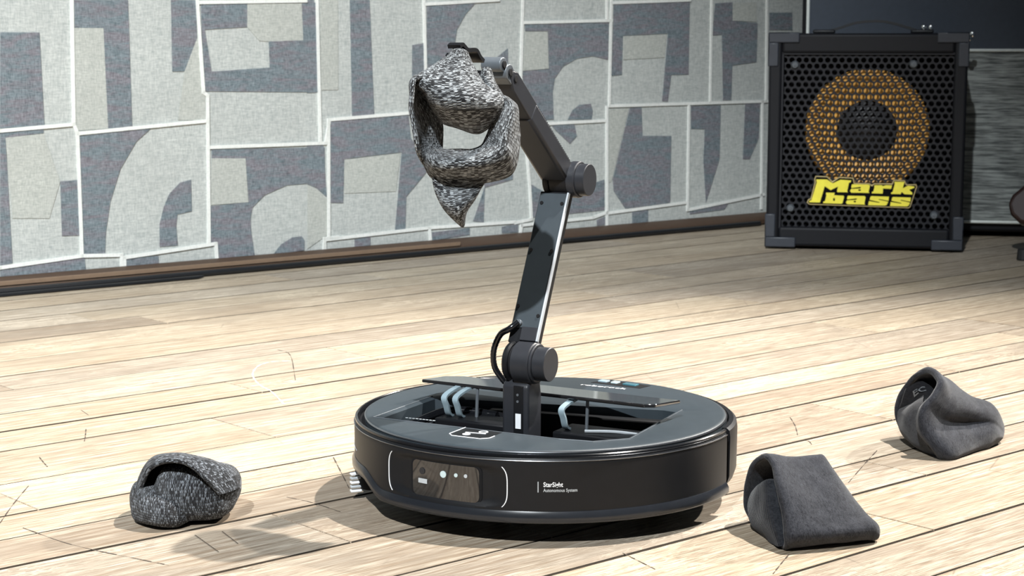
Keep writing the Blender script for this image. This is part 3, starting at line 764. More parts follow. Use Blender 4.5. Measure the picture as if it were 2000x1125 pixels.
# the same cloth goes on above and to the left of what the photograph shows
for o in proto:
    zs = [v.co.z for v in o.data.vertices]
    xs = [v.co.x for v in o.data.vertices]
    for du, dv in ((0, 0.56), (-1.33, 0.0)):
        if max(xs) + du < U0 + 0.02 or min(xs) + du < U0 or max(xs) + du > (0.0 if du else U1) or max(zs) + dv > WH or (dv and min(zs) + dv < 0.60):
            continue
        c = o.copy()
        COL.objects.link(c)
        c.parent = wall
        c.location = (du, 0, dv)

# skirting at the foot of the wall
tm = MB()
tm.add([(U0, 0, 0.002), (U1, 0, 0.002), (U1, 0, 0.026), (U0, 0, 0.026), (U0, -0.030, 0.002), (U1, -0.030, 0.002), (U1, -0.030, 0.010),
        (U0, -0.030, 0.010), (U0, -0.022, 0.017), (U1, -0.022, 0.017), (U1, -0.006, 0.026), (U0, -0.006, 0.026)],
       [(4, 5, 6, 7), (7, 6, 9, 8), (8, 9, 10, 11), (11, 10, 2, 3), (0, 1, 5, 4), (0, 4, 7, 8, 11, 3), (1, 2, 10, 9, 6, 5), (0, 3, 2, 1)])
trim = mk('baseboard_left', tm, M['trim'], kind='structure', loc=WO, rz=WA, bevel=0.003)
tm = MB()
tm.box(((U0 + 0.95) / 2, -0.0285, 0.0175), (0.95 - U0, 0.003, 0.008))
mk('bare_strip', tm, M['trim_light'], trim, label='bare worn wood edge of the skirting', bevel=0.001)

# flat black cables along the skirting
cm = MB()
cm.tube([(-1.5, -0.046, 0.006), (-0.6, -0.048, 0.006), (-0.1, -0.047, 0.007), (0.10, -0.043, 0.006), (0.30, -0.040, 0.006), (0.8, -0.038, 0.006), (1.3, -0.037, 0.006),
         (1.8, -0.037, 0.006)], 0.0055, 8)
mk('black_cable', cm, M['rubber'], loc=WO, rz=WA, smooth=True, label='black cable running along the foot of the patchwork wall', cat='cable')
cm = MB()
cm.add([(-0.9, -0.062, 0.0005), (0.34, -0.066, 0.0005), (0.36, -0.052, 0.0005), (-0.9, -0.053, 0.0005),
        (-0.9, -0.060, 0.007), (0.34, -0.064, 0.0055), (0.36, -0.053, 0.0055), (-0.9, -0.054, 0.007)],
       [(0, 3, 2, 1), (4, 5, 6, 7), (0, 1, 5, 4), (1, 2, 6, 5), (2, 3, 7, 6), (3, 0, 4, 7)])
mk('cable_cover', cm, M['rubber'], loc=WO, rz=WA, bevel=0.0015, label='flat black rubber cable cover lying on floor beside the skirting', cat='cable cover')

bw = MB()
bw.box((1.7, 5.05, 1.0), (3.4, 0.08, 2.0))
mk('wall_back', bw, M['plaster'], kind='structure')

# ------------------------------------------------------------------ bass amplifier
AW, AH, AD = 0.389, 0.435, 0.25
amp = thing('bass_amplifier', (0.708, 3.596, 0), R(-10.57), 'black bass amplifier with orange speaker ring and yellow letters, standing by the patchwork wall', 'amplifier')
hw = AW / 2
am = MB()
# cabinet shell: four boards round an open front, kicked-back rear
side = [(0.0, 0.006), (AD - 0.012, 0.006), (AD, 0.03), (AD, 0.20), (AD - 0.045, AH), (0.0, AH)]
for sx in (-1, 1):
    am.prism(side, sx * hw, sx * (hw - 0.026), lambda x, y, o: (o, x, y))
am.box((0, AD / 2 - 0.022, AH - 0.020), (AW - 0.05, AD - 0.046, 0.040))
am.box((0, AD / 2 - 0.004, 0.026), (AW - 0.05, AD - 0.012, 0.040))
am.box((0, AD - 0.065, AH / 2), (AW - 0.05, 0.02, AH - 0.07))
mk('cabinet', am, M['tolex'], amp, bevel=0.006, seg=3)
for sx in (-1, 1):
    for y in (0.04, AD - 0.05):
        fm = MB()
        fm.lathe([(0.0, 0.0), (0.011, 0.0), (0.013, 0.007), (0.0, 0.007)], (sx * (hw - 0.035), y, 0), n=14)
        mk('rubber_foot', fm, M['rubber'], amp, smooth=True)
# baffle and speaker behind the grille
bm_ = MB()
bm_.box((0, 0.050, AH / 2), (AW - 0.052, 0.012, AH - 0.08))
mk('baffle', bm_, M['baffle'], amp)
sx0, sz0 = 0.003, 0.241
sp = MB()
sp.lathe([(0.122, 0.0405), (0.124, 0.030), (0.121, 0.024), (0.110, 0.022), (0.102, 0.026), (0.060, 0.034), (0.0595, 0.039)], (sx0, 0, sz0), 'y', n=48)
mk('speaker_cone', sp, M['cone'], amp, smooth=True, label='orange ring shaped speaker cone')
sp = MB()
sp.lathe([(0.0, 0.020), (0.030, 0.023), (0.050, 0.029), (0.0605, 0.036), (0.0605, 0.040), (0.0, 0.040)], (sx0, 0, sz0), 'y', n=36)
mk('dust_cap', sp, M['dust'], amp, smooth=True)
# perforated steel grille: staggered round holes, one mesh
gm = MB()
gx0, gx1, gz0, gz1 = -hw + 0.029, hw - 0.016, 0.038, AH - 0.040
px_, pz_, rh = 0.01415, 0.01225, 0.0054
nx, nz = int((gx1 - gx0) / px_), int((gz1 - gz0) / pz_)
gox, goz = (gx0 + gx1) / 2 - nx * px_ / 2, (gz0 + gz1) / 2 - nz * pz_ / 2
SEG = 12
for j in range(nz + 1):
    for i in range(nx + (0 if j % 2 else 1)):
        cx, cz = gox + (i + (0.5 if j % 2 else 0)) * px_, goz + j * pz_
        hexr = px_ / math.sqrt(3)
        hx = [(cx + hexr * math.sin(R(60 * k)), cz + hexr * math.cos(R(60 * k)) * (pz_ / (px_ * 0.866))) for k in range(6)]
        ring = []
        for k in range(SEG):
            a, b = hx[k // 2], hx[(k // 2 + 1) % 6]
            ring.append(a if k % 2 == 0 else ((a[0] + b[0]) / 2, (a[1] + b[1]) / 2))
        hole = [(cx + rh * math.sin(R(30 * k)), cz + rh * math.cos(R(30 * k))) for k in range(SEG)]
        vs = [(x, 0.010, z) for x, z in ring] + [(x, 0.010, z) for x, z in hole] + [(x, 0.0118, z) for x, z in hole]
        fs = []
        for k in range(SEG):
            q = (k + 1) % SEG
            fs += [(k, q, SEG + q, SEG + k), (SEG + k, SEG + q, 2 * SEG + q, 2 * SEG + k)]
        gm.add(vs, fs)
grille = mk('grille', gm, M['grille'], amp, fix=False, kind=None)
fr = MB()
for c, d in (((0, 0.008, AH - 0.040), (AW - 0.03, 0.006, 0.006)), ((0, 0.008, 0.040), (AW - 0.03, 0.006, 0.006)),
             ((-hw + 0.027, 0.008, AH / 2), (0.006, 0.006, AH - 0.075)), ((hw - 0.014, 0.008, AH / 2), (0.012, 0.006, AH - 0.075))):
    fr.box(c, d)
mk('grille_frame', fr, M['grille'], amp, bevel=0.001)
for x, z in ((-0.143, 0.372), (0.090, 0.374), (-0.146, 0.083), (0.139, 0.073)):
    sc = MB()
    sc.lathe([(0.0, 0.0025), (0.0025, 0.0025), (0.003, 0.0045), (0.0055, 0.0045), (0.008, 0.0075), (0.0085, 0.0105), (0.0, 0.0105)], (x, 0, z), 'y', n=16)
    mk('grille_screw', sc, M['grey_metal'], amp, smooth=True)
# corner protectors
for sx in (-1, 1):
    for sz, zz in ((1, AH), (-1, 0.006)):
        for yy, sy in ((0, 1), (AD - (0.045 if sz > 0 else 0.0), -1)):
            c = MB()
            th, ln, wd = 0.0045, 0.062, 0.026
            x, z = sx * (hw + 0.002), zz + sz * 0.002
            ys = yy - sy * 0.003
            def bxx(a, b):
                c.box([(p + q) / 2 for p, q in zip(a, b)], [abs(p - q) for p, q in zip(a, b)])
            bxx((x, ys, z), (x - sx * ln, ys + sy * th, z - sz * wd * 0.8))
            bxx((x, ys, z - sz * wd * 0.78), (x - sx * wd * 0.8, ys + sy * th, z - sz * 0.068))
            bxx((x, ys, z), (x - sx * th, ys + sy * 0.045, z - sz * 0.045))
            bxx((x, ys, z), (x - sx * 0.045, ys + sy * 0.045, z - sz * th))
            mk('corner_protector', c, M['corner'], amp, bevel=0.0035, seg=2)
# strap handle and its fixings
h = MB()
h.strip(smooth_path([Vector(p) for p in ((-0.085, 0.10, AH + 0.003), (-0.06, 0.10, AH + 0.010), (-0.02, 0.10, AH + 0.022), (0.03, 0.10, AH + 0.024), (0.075, 0.10, AH + 0.013),
         (0.105, 0.10, AH + 0.003))], 6), 0.012, 0.005, (0, 1, 0))
hd = mk('strap_handle', h, M['rubber'], amp, smooth=True)
for x in (-0.088, 0.108):
    c = MB()
    c.box((x, 0.10, AH + 0.004), (0.045, 0.034, 0.008))
    mk('handle_bracket', c, M['rubber'], hd, bevel=0.003)
for x, y, z, r in ((0.111, 0.10, AH + 0.0125, 0.0052), (0.125, 0.10, AH + 0.0125, 0.0052), (0.203, 0.19, AH - 0.004, 0.006), (0.213, 0.19, AH - 0.001, 0.006), (0.208, 0.19, AH - 0.009, 0.005)):
    c = MB()
    c.lathe([(0.0, -0.006), (r * 0.8, -0.006), (r, 0.0), (r * 0.75, r * 0.7), (0.0, r)], (x, y, z), n=12)
    mk('chrome_bolt', c, M['chrome'], amp, smooth=True)
# name badge
b0 = MB()
b0.prism(PLATE, 0.0075, 0.0045, lambda x, y, o: (x, o, y))
badge = mk('badge', b0, M['gold'], amp, bevel=0.0006, label='gold rimmed name badge with yellow letters')


def inset(poly, d):
    n = len(poly)
    ar = sum(poly[i][0] * poly[(i + 1) % n][1] - poly[(i + 1) % n][0] * poly[i][1] for i in range(n))
    sg = 1 if ar > 0 else -1
    out = []
    for i in range(n):
        a, b, c = Vector(poly[i - 1]), Vector(poly[i]), Vector(poly[(i + 1) % n])
        n1 = Vector((-(b - a).y, (b - a).x)).normalized() * sg
        n2 = Vector((-(c - b).y, (c - b).x)).normalized() * sg
        k = (n1 + n2)
        k = k / max(k.dot(n1), 0.6)
        out.append(tuple(b + k * d))
    return out


b1 = MB()
b1.prism(inset(PLATE, 0.0022), 0.0050, 0.0038, lambda x, y, o: (x, o, y))
mk('badge_ground', b1, M['baffle'], badge)
for gpoly in GLYPHS:
    b2 = MB()
    b2.prism(gpoly, 0.0040, 0.0022, lambda x, y, o: (x, o, y))
    mk('letter', b2, M['yellow'], badge)
for (x, z, rx, rz_) in ((968, 316, 22, 14), (572, 472, 16, 26), (898, 500, 20, 14)):
    X, Z = (1560 + x / 8 - 1690) / 990, .42 - (335 + z / 8 - 80) / 990
    b3 = MB()
    b3.prism([(X + rx / 8 / 990 * math.cos(R(45 * k)), Z + rz_ / 8 / 990 * math.sin(R(45 * k))) for k in range(8)], 0.0024, 0.0018, lambda x, y, o: (x, o, y))
    mk('letter_counter', b3, M['baffle'], badge)

# ------------------------------------------------------------------ tall speaker cabinet behind
cab = thing('speaker_cabinet', (0.627, 3.915, 0), R(-10.8), 'tall dark speaker cabinet with white piping and silver grille cloth behind the amplifier', 'speaker cabinet')
c = MB()
CW, CH = 0.72, 1.15
c.box((CW / 2, 0.155, CH / 2 + 0.012), (CW, 0.29, CH))
mk('cabinet', c, M['tolex'], cab, bevel=0.006)
c = MB()
c.box((CW / 2, 0.006, 0.70), (CW - 0.026, 0.008, 0.60))
mk('upper_panel', c, M['cab_panel'], cab, bevel=0.002)
c = MB()
c.box((CW / 2, 0.006, 0.2165), (CW - 0.026, 0.008, 0.359))
mk('grille_cloth', c, M['cloth'], cab, bevel=0.002)
for a, b in (((0.012, 0.400), (CW - 0.012, 0.400)), ((0.012, 0.034), (CW - 0.012, 0.034)), ((0.0125, 0.403), (0.0125, 1.01)), ((0.0125, 0.038), (0.0125, 0.396)), ((CW - 0.0125, 0.038), (CW - 0.0125, 1.01))):
    c = MB()
    c.cyl((a[0], 0.000, a[1]), (b[0], 0.000, b[1]), 0.0036, n=10)
    mk('piping', c, M['piping'], cab, smooth=True, label='white piping')
for x in (0.06, CW - 0.06):
    for y in (0.05, 0.25):
        c = MB()
        c.cyl((x, y, 0), (x, y, 0.013), 0.018, n=14)
        mk('foot', c, M['rubber'], cab)

# ------------------------------------------------------------------ guitar on its stand, only its edge in view
gt = thing('electric_guitar', (1.100, 3.47, 0.0), R(-25), 'dark red guitar body edge standing at right of the speaker cabinet', 'guitar')
c = MB()
outl = [(-0.135, 0.10), (-0.128, 0.078), (-0.11, 0.062), (-0.06, 0.052), (0.0, 0.049), (0.06, 0.053), (0.12, 0.07), (0.155, 0.115), (0.16, 0.17), (0.135, 0.225), (0.115, 0.27), (0.13, 0.32),
        (0.15, 0.37), (0.14, 0.42), (0.105, 0.44), (0.075, 0.41), (0.04, 0.385), (0.0, 0.38), (-0.04, 0.39), (-0.07, 0.43), (-0.095, 0.455), (-0.115, 0.44), (-0.105, 0.38), (-0.075, 0.30),
        (-0.062, 0.24), (-0.075, 0.18), (-0.11, 0.135), (-0.128, 0.118)]
LEAN = Matrix.Rotation(R(-14), 4, 'X')
c.M = LEAN
c.prism(outl, -0.02, 0.022, lambda x, y, o: (x, o, y))
gb = mk('body', c, M['mahogany'], gt, bevel=0.008, seg=3, smooth=True)
c = MB(LEAN)
c.prism([(-0.028, 0.33), (0.028, 0.33), (0.021, 1.0), (-0.021, 1.0)], -0.030, -0.006, lambda x, y, o: (x, o, y))
mk('neck', c, M['trim'], gt, bevel=0.004)
c = MB(LEAN)
c.prism([(-0.02, 0.99), (0.02, 0.99), (0.045, 1.04), (0.035, 1.17), (-0.02, 1.19), (-0.032, 1.05)], -0.022, -0.006, lambda x, y, o: (x, o, y))
mk('headstock', c, M['mahogany'], gt, bevel=0.003)
c = MB(LEAN)
c.box((0.0, -0.026, 0.13), (0.09, 0.012, 0.02))
mk('bridge', c, M['chrome'], gt, bevel=0.002)
gs = thing('guitar_stand', (1.135, 3.47, 0.0), R(-25), 'black tubular guitar stand under the dark red guitar', 'stand')
for sx in (-1, 1):
    c = MB()
    c.tube([(sx * 0.07, 0.02, 0.044), (sx * 0.075, -0.045, 0.044), (sx * 0.075, -0.055, 0.075)], 0.006, 8)
    mk('yoke', c, M['rubber'], gs, smooth=True)
c = MB()
c.tube([(-0.07, 0.02, 0.044), (0, 0.06, 0.05), (0.07, 0.02, 0.044)], 0.006, 8)
c.tube([(0, 0.06, 0.04), (0, 0.12, 0.35), (0, 0.17, 0.62)], 0.008, 8)
mk('post', c, M['rubber'], gs, smooth=True)
for p in ((-0.12, -0.09, 0.008), (0.15, -0.08, 0.008), (0.0, 0.30, 0.008)):
    c = MB()
    c.tube([(0, 0.075, 0.12), ((p[0]) * 0.55, 0.075 + (p[1] - 0.075) * 0.55, 0.055), p], 0.008, 8)
    lg = mk('leg', c, M['rubber'], gs, smooth=True)
    c = MB()
    c.cyl((p[0], p[1], 0.0), (p[0], p[1], 0.022), 0.013, 0.011, n=12)
    mk('rubber_tip', c, M['rubber'], lg, bevel=0.002)

# ------------------------------------------------------------------ robot vacuum with its arm (front is local -Y)
rb = thing('robot_vacuum', (0.031, 1.633, 0), R(-28), 'round black robot vacuum with raised folding arm standing on the plank floor', 'robot vacuum')
RR = 0.1768
# underbody and wheels
c = MB()
c.lathe([(0.0, 0.016), (0.150, 0.016), (0.166, 0.022), (0.172, 0.034), (0.172, 0.050), (0.0, 0.050)], n=96)
mk('chassis', c, M['under'], rb, smooth=True)
for sx in (-1, 1):
    c = MB()
    c.lathe([(0.0, -0.012), (0.030, -0.012), (0.034, -0.008), (0.034, 0.008), (0.030, 0.012), (0.0, 0.012)], (sx * 0.105, 0.0, 0.034), 'x', n=24)
    mk('drive_wheel', c, M['rubber'], rb, smooth=True)
c = MB()
c.lathe([(0.0, -0.009), (0.013, -0.009), (0.015, -0.005), (0.015, 0.005), (0.013, 0.009), (0.0, 0.009)], (0, -0.09, 0.015), 'x', n=20)
mk('caster_wheel', c, M['rubber'], rb, smooth=True)
# rear shell
c = MB()
c.lathe([(0.150, 0.022), (0.170, 0.022), (0.1745, 0.027), (0.1768, 0.034), (0.1772, 0.070), (0.1762, 0.0755), (0.1735, 0.0778), (0.1695, 0.0778), (0.1685, 0.072)],
        n=72, a0=95.6, a1=231.0)
mk('rear_shell', c, M['shell'], rb, smooth=True)


# front bumper: bottom edge arches up on one side for the side brush; dished round the sensor window
def bumper_bottom(phi):
    def st(a, b, x):
        t = min(1, max(0, (x - a) / (b - a)))
        return t * t * (3 - 2 * t)
    return 0.021 + 0.0125 * st(-26, -40, phi)


def dish(phi, z):
    u, w_ = (phi + 3.3) / 20.0, (z - 0.0505) / 0.0185
    r = (abs(u) ** 5 + abs(w_) ** 5) ** 0.2
    return -0.0032 * max(0.0, min(1.0, (1.0 - r) / 0.22)) if r < 1 else 0.0


c = MB()
A0_, A1_, NB = -126.8, 92.8, 300
prof = []
vs, fs = [], []
for j in range(NB + 1):
    phi = A0_ + (A1_ - A0_) * j / NB
    zb = bumper_bottom(phi)
    a = R(phi)
    pr = [(0.160, zb), (0.1775, zb), (0.1785, zb + 0.0012), (0.1785, zb + 0.0052), (0.1765, zb + 0.0092)]
    zz = [zb + 0.0115 + (0.0700 - zb - 0.0115) * k / 24 for k in range(25)]
    pr += [(RR + dish(phi, z), z) for z in zz]
    pr += [(0.1766, 0.0726), (0.1758, 0.0752), (0.1744, 0.0768)]
    vs += [(r * math.sin(a), -r * math.cos(a), z) for r, z in pr]
    k = len(pr)
    if j:
        fs += [((j - 1) * k + i, j * k + i, j * k + i + 1, (j - 1) * k + i + 1) for i in range(k - 1)]
fs += [tuple(range(k)), tuple(range(NB * k, NB * k + k))[::-1]]
c.add(vs, fs)
bumper = mk('bumper', c, M['shell'], rb, smooth=True)
# bottom band of the bumper, slightly paler
c = MB()
vs, fs = [], []
for j in range(NB + 1):
    phi = A0_ + (A1_ - A0_) * j / NB
    zb = bumper_bottom(phi)
    a = R(phi)
    pr = [(0.1782, zb - 0.0004), (0.1792, zb + 0.001), (0.1793, zb + 0.0053), (0.1770, zb + 0.0096), (0.1760, zb + 0.0096), (0.1760, zb - 0.0004)]
    vs += [(r * math.sin(a), -r * math.cos(a), z) for r, z in pr]
    k = len(pr)
    if j:
        fs += [((j - 1) * k + i, j * k + i, j * k + (i + 1) % k, (j - 1) * k + (i + 1) % k) for i in range(k)]
fs += [tuple(range(k)), tuple(range(NB * k, NB * k + k))[::-1]]
c.add(vs, fs)
mk('bumper_band', c, M['band'], bumper, smooth=True, label='paler grey bottom band')
# glossy rim on the bumper, and a pale ring added as its highlight line
c = MB()
c.lathe([(0.1754, 0.0755), (0.1762, 0.0768), (0.1760, 0.0782), (0.1750, 0.0790), (0.1738, 0.0788), (0.1728, 0.0776), (0.1720, 0.0725), (0.1754, 0.0725)], n=240, a0=-126.8, a1=92.8)
mk('top_rim', c, M['edge'], bumper, smooth=True)
c = MB()
c.lathe([(0.1772, 0.0733), (0.1774, 0.0737), (0.1772, 0.0741), (0.1762, 0.0741), (0.1762, 0.0733)], n=240, a0=-126.8, a1=92.8)
mk('highlight_bead', c, M['bead'], bumper, smooth=True)


def on_bumper(phi, z, off=0.0):
    r = RR + off
    return (r * math.sin(R(phi)), -r * math.cos(R(phi)), z)


def curved_panel(name, phi0, phi1, z0, z1, off, mat, parent, rc=0.006, th=0.0012, tiltz=0.0):
    """rounded rectangle wrapped on the bumper"""
    m = MB()
    pc, zc, W_, H_ = (phi0 + phi1) / 2, (z0 + z1) / 2, R(phi1 - phi0) * RR / 2, (z1 - z0) / 2
    pts = []
    for qx, qz, a in ((1, 1, 0), (-1, 1, 90), (-1, -1, 180), (1, -1, 270)):
        for k in range(6):
            t = R(a + 18 * k)
            pts.append((qx * (W_ - rc) + rc * math.cos(t), qz * (H_ - rc) + rc * math.sin(t)))
    N = 14
    rings = []
    n = len(pts)
    for o_ in (off, off + th):
        rings.append([on_bumper(pc + math.degrees(x / RR), zc + z, o_) for x, z in pts])
    cols = 17
    # front face as vertical strips
    xs = sorted(set([round(p[0], 7) for p in pts] + [round(-W_ + 2 * W_ * i / (cols - 1), 7) for i in range(cols)]))

    def zlim(x):
        ax = abs(x) - (W_ - rc)
        return H_ if ax <= 0 else H_ - rc + math.sqrt(max(0, rc * rc - ax * ax))
    vs, fs = [], []
    for x in xs:
        zl = zlim(x)
        ph = pc + math.degrees(x / RR)
        vs += [on_bumper(ph, zc - zl, off), on_bumper(ph, zc - zl, off + th), on_bumper(ph, zc + zl, off + th), on_bumper(ph, zc + zl, off)]
    for i in range(len(xs) - 1):
        for k in range(4):
            fs.append((4 * i + k, 4 * i + 4 + k, 4 * i + 4 + (k + 1) % 4, 4 * i + (k + 1) % 4))
    m.add(vs, fs)
    return mk(name, m, mat, parent, smooth=True)


curved_panel('window_frame', -14.4, 9.2, 0.0335, 0.0665, -0.0042, M['under'], bumper, 0.006, 0.0018)
win = curved_panel('sensor_window', -13.6, 8.4, 0.0347, 0.0653, -0.0038, M['gloss'], bumper, 0.005, 0.0018)
for ph, z, r, mt in ((-10.0, 0.0562, 0.0030, 'band'), (-2.7, 0.0562, 0.0030, 'lens'), (1.4, 0.0568, 0.0017, 'lens'), (4.4, 0.0570, 0.0016, 'soft_white')):
    m = MB()
    ctr = Vector(on_bumper(ph, z, -0.0020))
    nn = Vector(on_bumper(ph, 0, 0)).normalized()
    m.cyl(ctr - nn * 0.0005, ctr + nn * 0.0005, r, n=16)
    mk('lens', m, M[mt], bumper, smooth=True)
curved_panel('sensor_chip', -11.4, -8.2, 0.0455, 0.0495, -0.0021, M['soft_white'], bumper, 0.0005, 0.0005)
# white bracket lines either side of the window
for ph, sg in ((-23.2, 1), (16.6, -1)):
    path = []
    for k in range(17):
        t = k / 16
        z = 0.0335 + 0.0345 * t
        bend = 1.5 * (abs(2 * t - 1) ** 4)
        path.append(on_bumper(ph + sg * bend, z, 0.0002))
    m = MB()
    m.strip(path, 0.00042, 0.0005, Vector((math.cos(R(ph)), math.sin(R(ph)), 0)))
    mk('bracket_line', m, M['white'], bumper)


# lettering wrapped on the bumper
def letters_on_bumper(body, size, phi, z, mat, bold=False, sp=1.0, width=None):
    vs, fs = text_mesh(body, size, bold, sp)
    if width:
        k = width / max(v[0] for v in vs)
        vs = [(x * k, y, q) for x, y, q in vs]
    m = MB()
    m.add([on_bumper(phi + math.degrees(x / RR), z + y, 0.0004) for x, y, _ in vs], fs)
    mk('lettering', m, M[mat], bumper, fix=False)


letters_on_bumper('StarSight', 0.0056, 26.4, 0.0520, 'white', True, width=0.0165)
letters_on_bumper('Autonomous System', 0.0040, 26.4, 0.0477, 'soft_white', True, width=0.0285)
m = MB()
m.strip([on_bumper(25.0, 0.0472, 0.0003), on_bumper(25.0, 0.0563, 0.0003)], 0.0004, 0.0004, (math.cos(R(25)), math.sin(R(25)), 0))
mk('divider_line', m, M['soft_white'], bumper)
m = MB()
m.strip([on_bumper(-57 + 0.8 * k, 0.0540 - 0.0002 * k, 0.0003) for k in range(12)], 0.0003, 0.0004, (0, 0, 1))
mk('printed_line', m, M['soft_white'], bumper)

# top lid with the arm bay cut into it
PIT = [(-0.118, -0.099), (0.066, -0.1005), (0.094, -0.096), (0.115, -0.073), (0.108, 0.054), (0.095, 0.056), (-0.085, 0.016), (-0.120, 0.002)]
PC = Vector((0.0, -0.03))


def ray_poly(poly, c, ang):
    d = Vector((math.sin(ang), -math.cos(ang)))
    best = None
    for i in range(len(poly)):
        a, b = Vector(poly[i]), Vector(poly[(i + 1) % len(poly)])
        e = b - a
        den = d.x * e.y - d.y * e.x
        if abs(den) < 1e-9:
            continue
        t = ((a - c).x * e.y - (a - c).y * e.x) / den
        u = ((a - c).x * d.y - (a - c).y * d.x) / den
        if t > 0 and -1e-6 <= u <= 1 + 1e-6:
            best = t if best is None else min(best, t)
    return c + d * best


angs = sorted(set([round(2 * math.pi * k / 160, 5) for k in range(160)] +
                  [round(math.atan2((p[0] - PC.x), -(p[1] - PC.y)) % (2 * math.pi), 5) for p in PIT]))
pit_in, pit_out = PIT, inset(PIT, -0.005)
RL = 0.1672
c = MB()
prof_pts = []
for a in angs:
    d = Vector((math.sin(a), -math.cos(a)))
    # circle hit from PC
    bq = PC.dot(d)
    t = -bq + math.sqrt(bq * bq - PC.dot(PC) + RL * RL)
    o_ = PC + d * t
    on = o_.normalized()
    pi_, po_ = ray_poly(pit_in, PC, a), ray_poly(pit_out, PC, a)
    prof_pts.append([(on.x * RL, on.y * RL, 0.0715), (on.x * RL, on.y * RL, 0.0788), (on.x * (RL - 0.0012), on.y * (RL - 0.0012), 0.0802),
                     (on.x * (RL - 0.004), on.y * (RL - 0.004), 0.0808), (po_.x, po_.y, 0.0808), (pi_.x, pi_.y, 0.0790), (pi_.x * 0.995, pi_.y * 0.995, 0.0465)])
k = len(prof_pts[0])
n = len(prof_pts)
vs = [q for col in prof_pts for q in col]
fs = [(j * k + i, ((j + 1) % n) * k + i, ((j + 1) % n) * k + i + 1, j * k + i + 1) for j in range(n) for i in range(k - 1)]
c.add(vs, fs)
lid = mk('lid', c, M['lid'], rb, smooth=True)
c = MB()
c.prism(PIT, 0.0475, 0.0505, lambda x, y, o: (x, y, o))
mk('arm_bay', c, M['arm_dark'], rb)
# thin pale outline round the bay front
m = MB()
pl = [pit_out[7], pit_out[0], pit_out[1], pit_out[2], pit_out[3], pit_out[4]]
m.strip([(x, y, 0.0811) for x, y in pl], 0.0004, 0.0006, (0, 0, 1)) if False else None
for (a, b) in zip(pl, pl[1:]):
    m.cyl((a[0], a[1], 0.0809), (b[0], b[1], 0.0809), 0.0005, n=6)
mk('bay_outline', m, M['grey_metal'], lid)
# gap ring between lid and bumper
c = MB()
c.lathe([(0.1660, 0.030), (0.1735, 0.030), (0.1735, 0.0738), (0.1660, 0.0738)], n=160)
mk('gap_ring', c, M['under'], rb, smooth=True)
c = MB()
c.lathe([(0.1664, 0.0787), (0.1675, 0.0779), (0.1678, 0.0786), (0.1675, 0.0793), (0.1666, 0.0796)], n=200)
mk('lid_highlight_bead', c, M['bead'], lid, smooth=True)  # added metal ring, stands in for the highlight on the lid's polished edge
# raised glossy rear edge on the left
c = MB()
c.lathe([(0.1620, 0.0805), (0.1635, 0.0822), (0.1675, 0.0826), (0.1725, 0.0815), (0.1750, 0.0785), (0.1740, 0.0760), (0.1620, 0.0760)], n=80, a0=206, a1=231)
mk('rear_edge', c, M['edge'], lid, smooth=True)
# button panel: pale line, power ring, home key
BX, BY = -0.0065, -0.1185
zz = 0.0810
m = MB()
path = [(-0.0205, 0.0155), (-0.0205, -0.0130), (-0.0150, -0.0185), (0.0130, -0.0185), (0.0190, -0.0125), (0.0190, -0.0030)]
for a, b in zip(path, path[1:]):
    m.cyl((BX + a[0], BY + a[1], zz), (BX + b[0], BY + b[1], zz), 0.00042, n=6)
panel = mk('button_outline', m, M['white'], lid)
m = MB()
m.prism([(BX + x, BY + y) for x, y in ((-0.019, 0.015), (-0.019, -0.0125), (-0.0145, -0.0172), (0.0125, -0.0172), (0.0178, -0.012), (0.0178, 0.015))], 0.0800, 0.0810,
        lambda x, y, o: (x, y, o))
mk('button_plate', m, M['arm_dark'], lid)
m = MB()
m.lathe([(0.0030, 0.0810), (0.0030, 0.0814), (0.0042, 0.0814), (0.0042, 0.0810)], (BX + 0.003, BY + 0.006, 0), n=20)
m.lathe([(0.0, 0.0814), (0.0036, 0.0814), (0.0036, 0.0810)], (BX - 0.006, BY - 0.0085, 0), n=20)
m.box((BX - 0.001, BY - 0.001, 0.0812), (0.019, 0.0012, 0.0005), Matrix.Rotation(R(8), 3, 'Z'))
mk('button_icon', m, M['white'], lid, fix=False)
# sensor recess and wordmark near the rear
m = MB()
m.prism([(-0.020, 0.140), (0.036, 0.134), (0.040, 0.152), (-0.012, 0.160)], 0.0800, 0.08105, lambda x, y, o: (x, y, o))
mk('sensor_recess', m, M['under'], lid)
for x, y, w_, mt in ((0.003, 0.149, 0.007, 'lens'), (0.021, 0.146, 0.015, 'teal'), (-0.010, 0.1495, 0.010, 'bracket')):
    m = MB()
    m.box((x, y, 0.0815), (w_, 0.008, 0.002), Matrix.Rotation(R(-7), 3, 'Z'))
    mk('lens', m, M[mt], lid, bevel=0.0006)
vs, fs = text_mesh('roborock', 0.0105, True, 1.05)
wmax = max(v[0] for v in vs)
m = MB()
m.add([(-0.024 + x / wmax * 0.050, 0.1225 + y * 0.8, 0.0811) for x, y, _ in vs], fs)
mk('lettering', m, M['white'], lid, fix=False)
m = MB()
for k in range(9):
    m.box((-0.094 + k * 0.0035, -0.0925 + 0.0001 * k, 0.0811), (0.0024, 0.0011, 0.0004))
mk('printed_line', m, M['soft_white'], lid)

# things inside the arm bay
def part_box(name, cx, cy, z0, z1, sx, sy, mat, rz=0, bev=0.002):
    m = MB()
    m.box((cx, cy, (z0 + z1) / 2), (sx, sy, z1 - z0), Matrix.Rotation(R(rz), 3, 'Z'))
    return mk(name, m, M[mat], rb, bevel=bev)


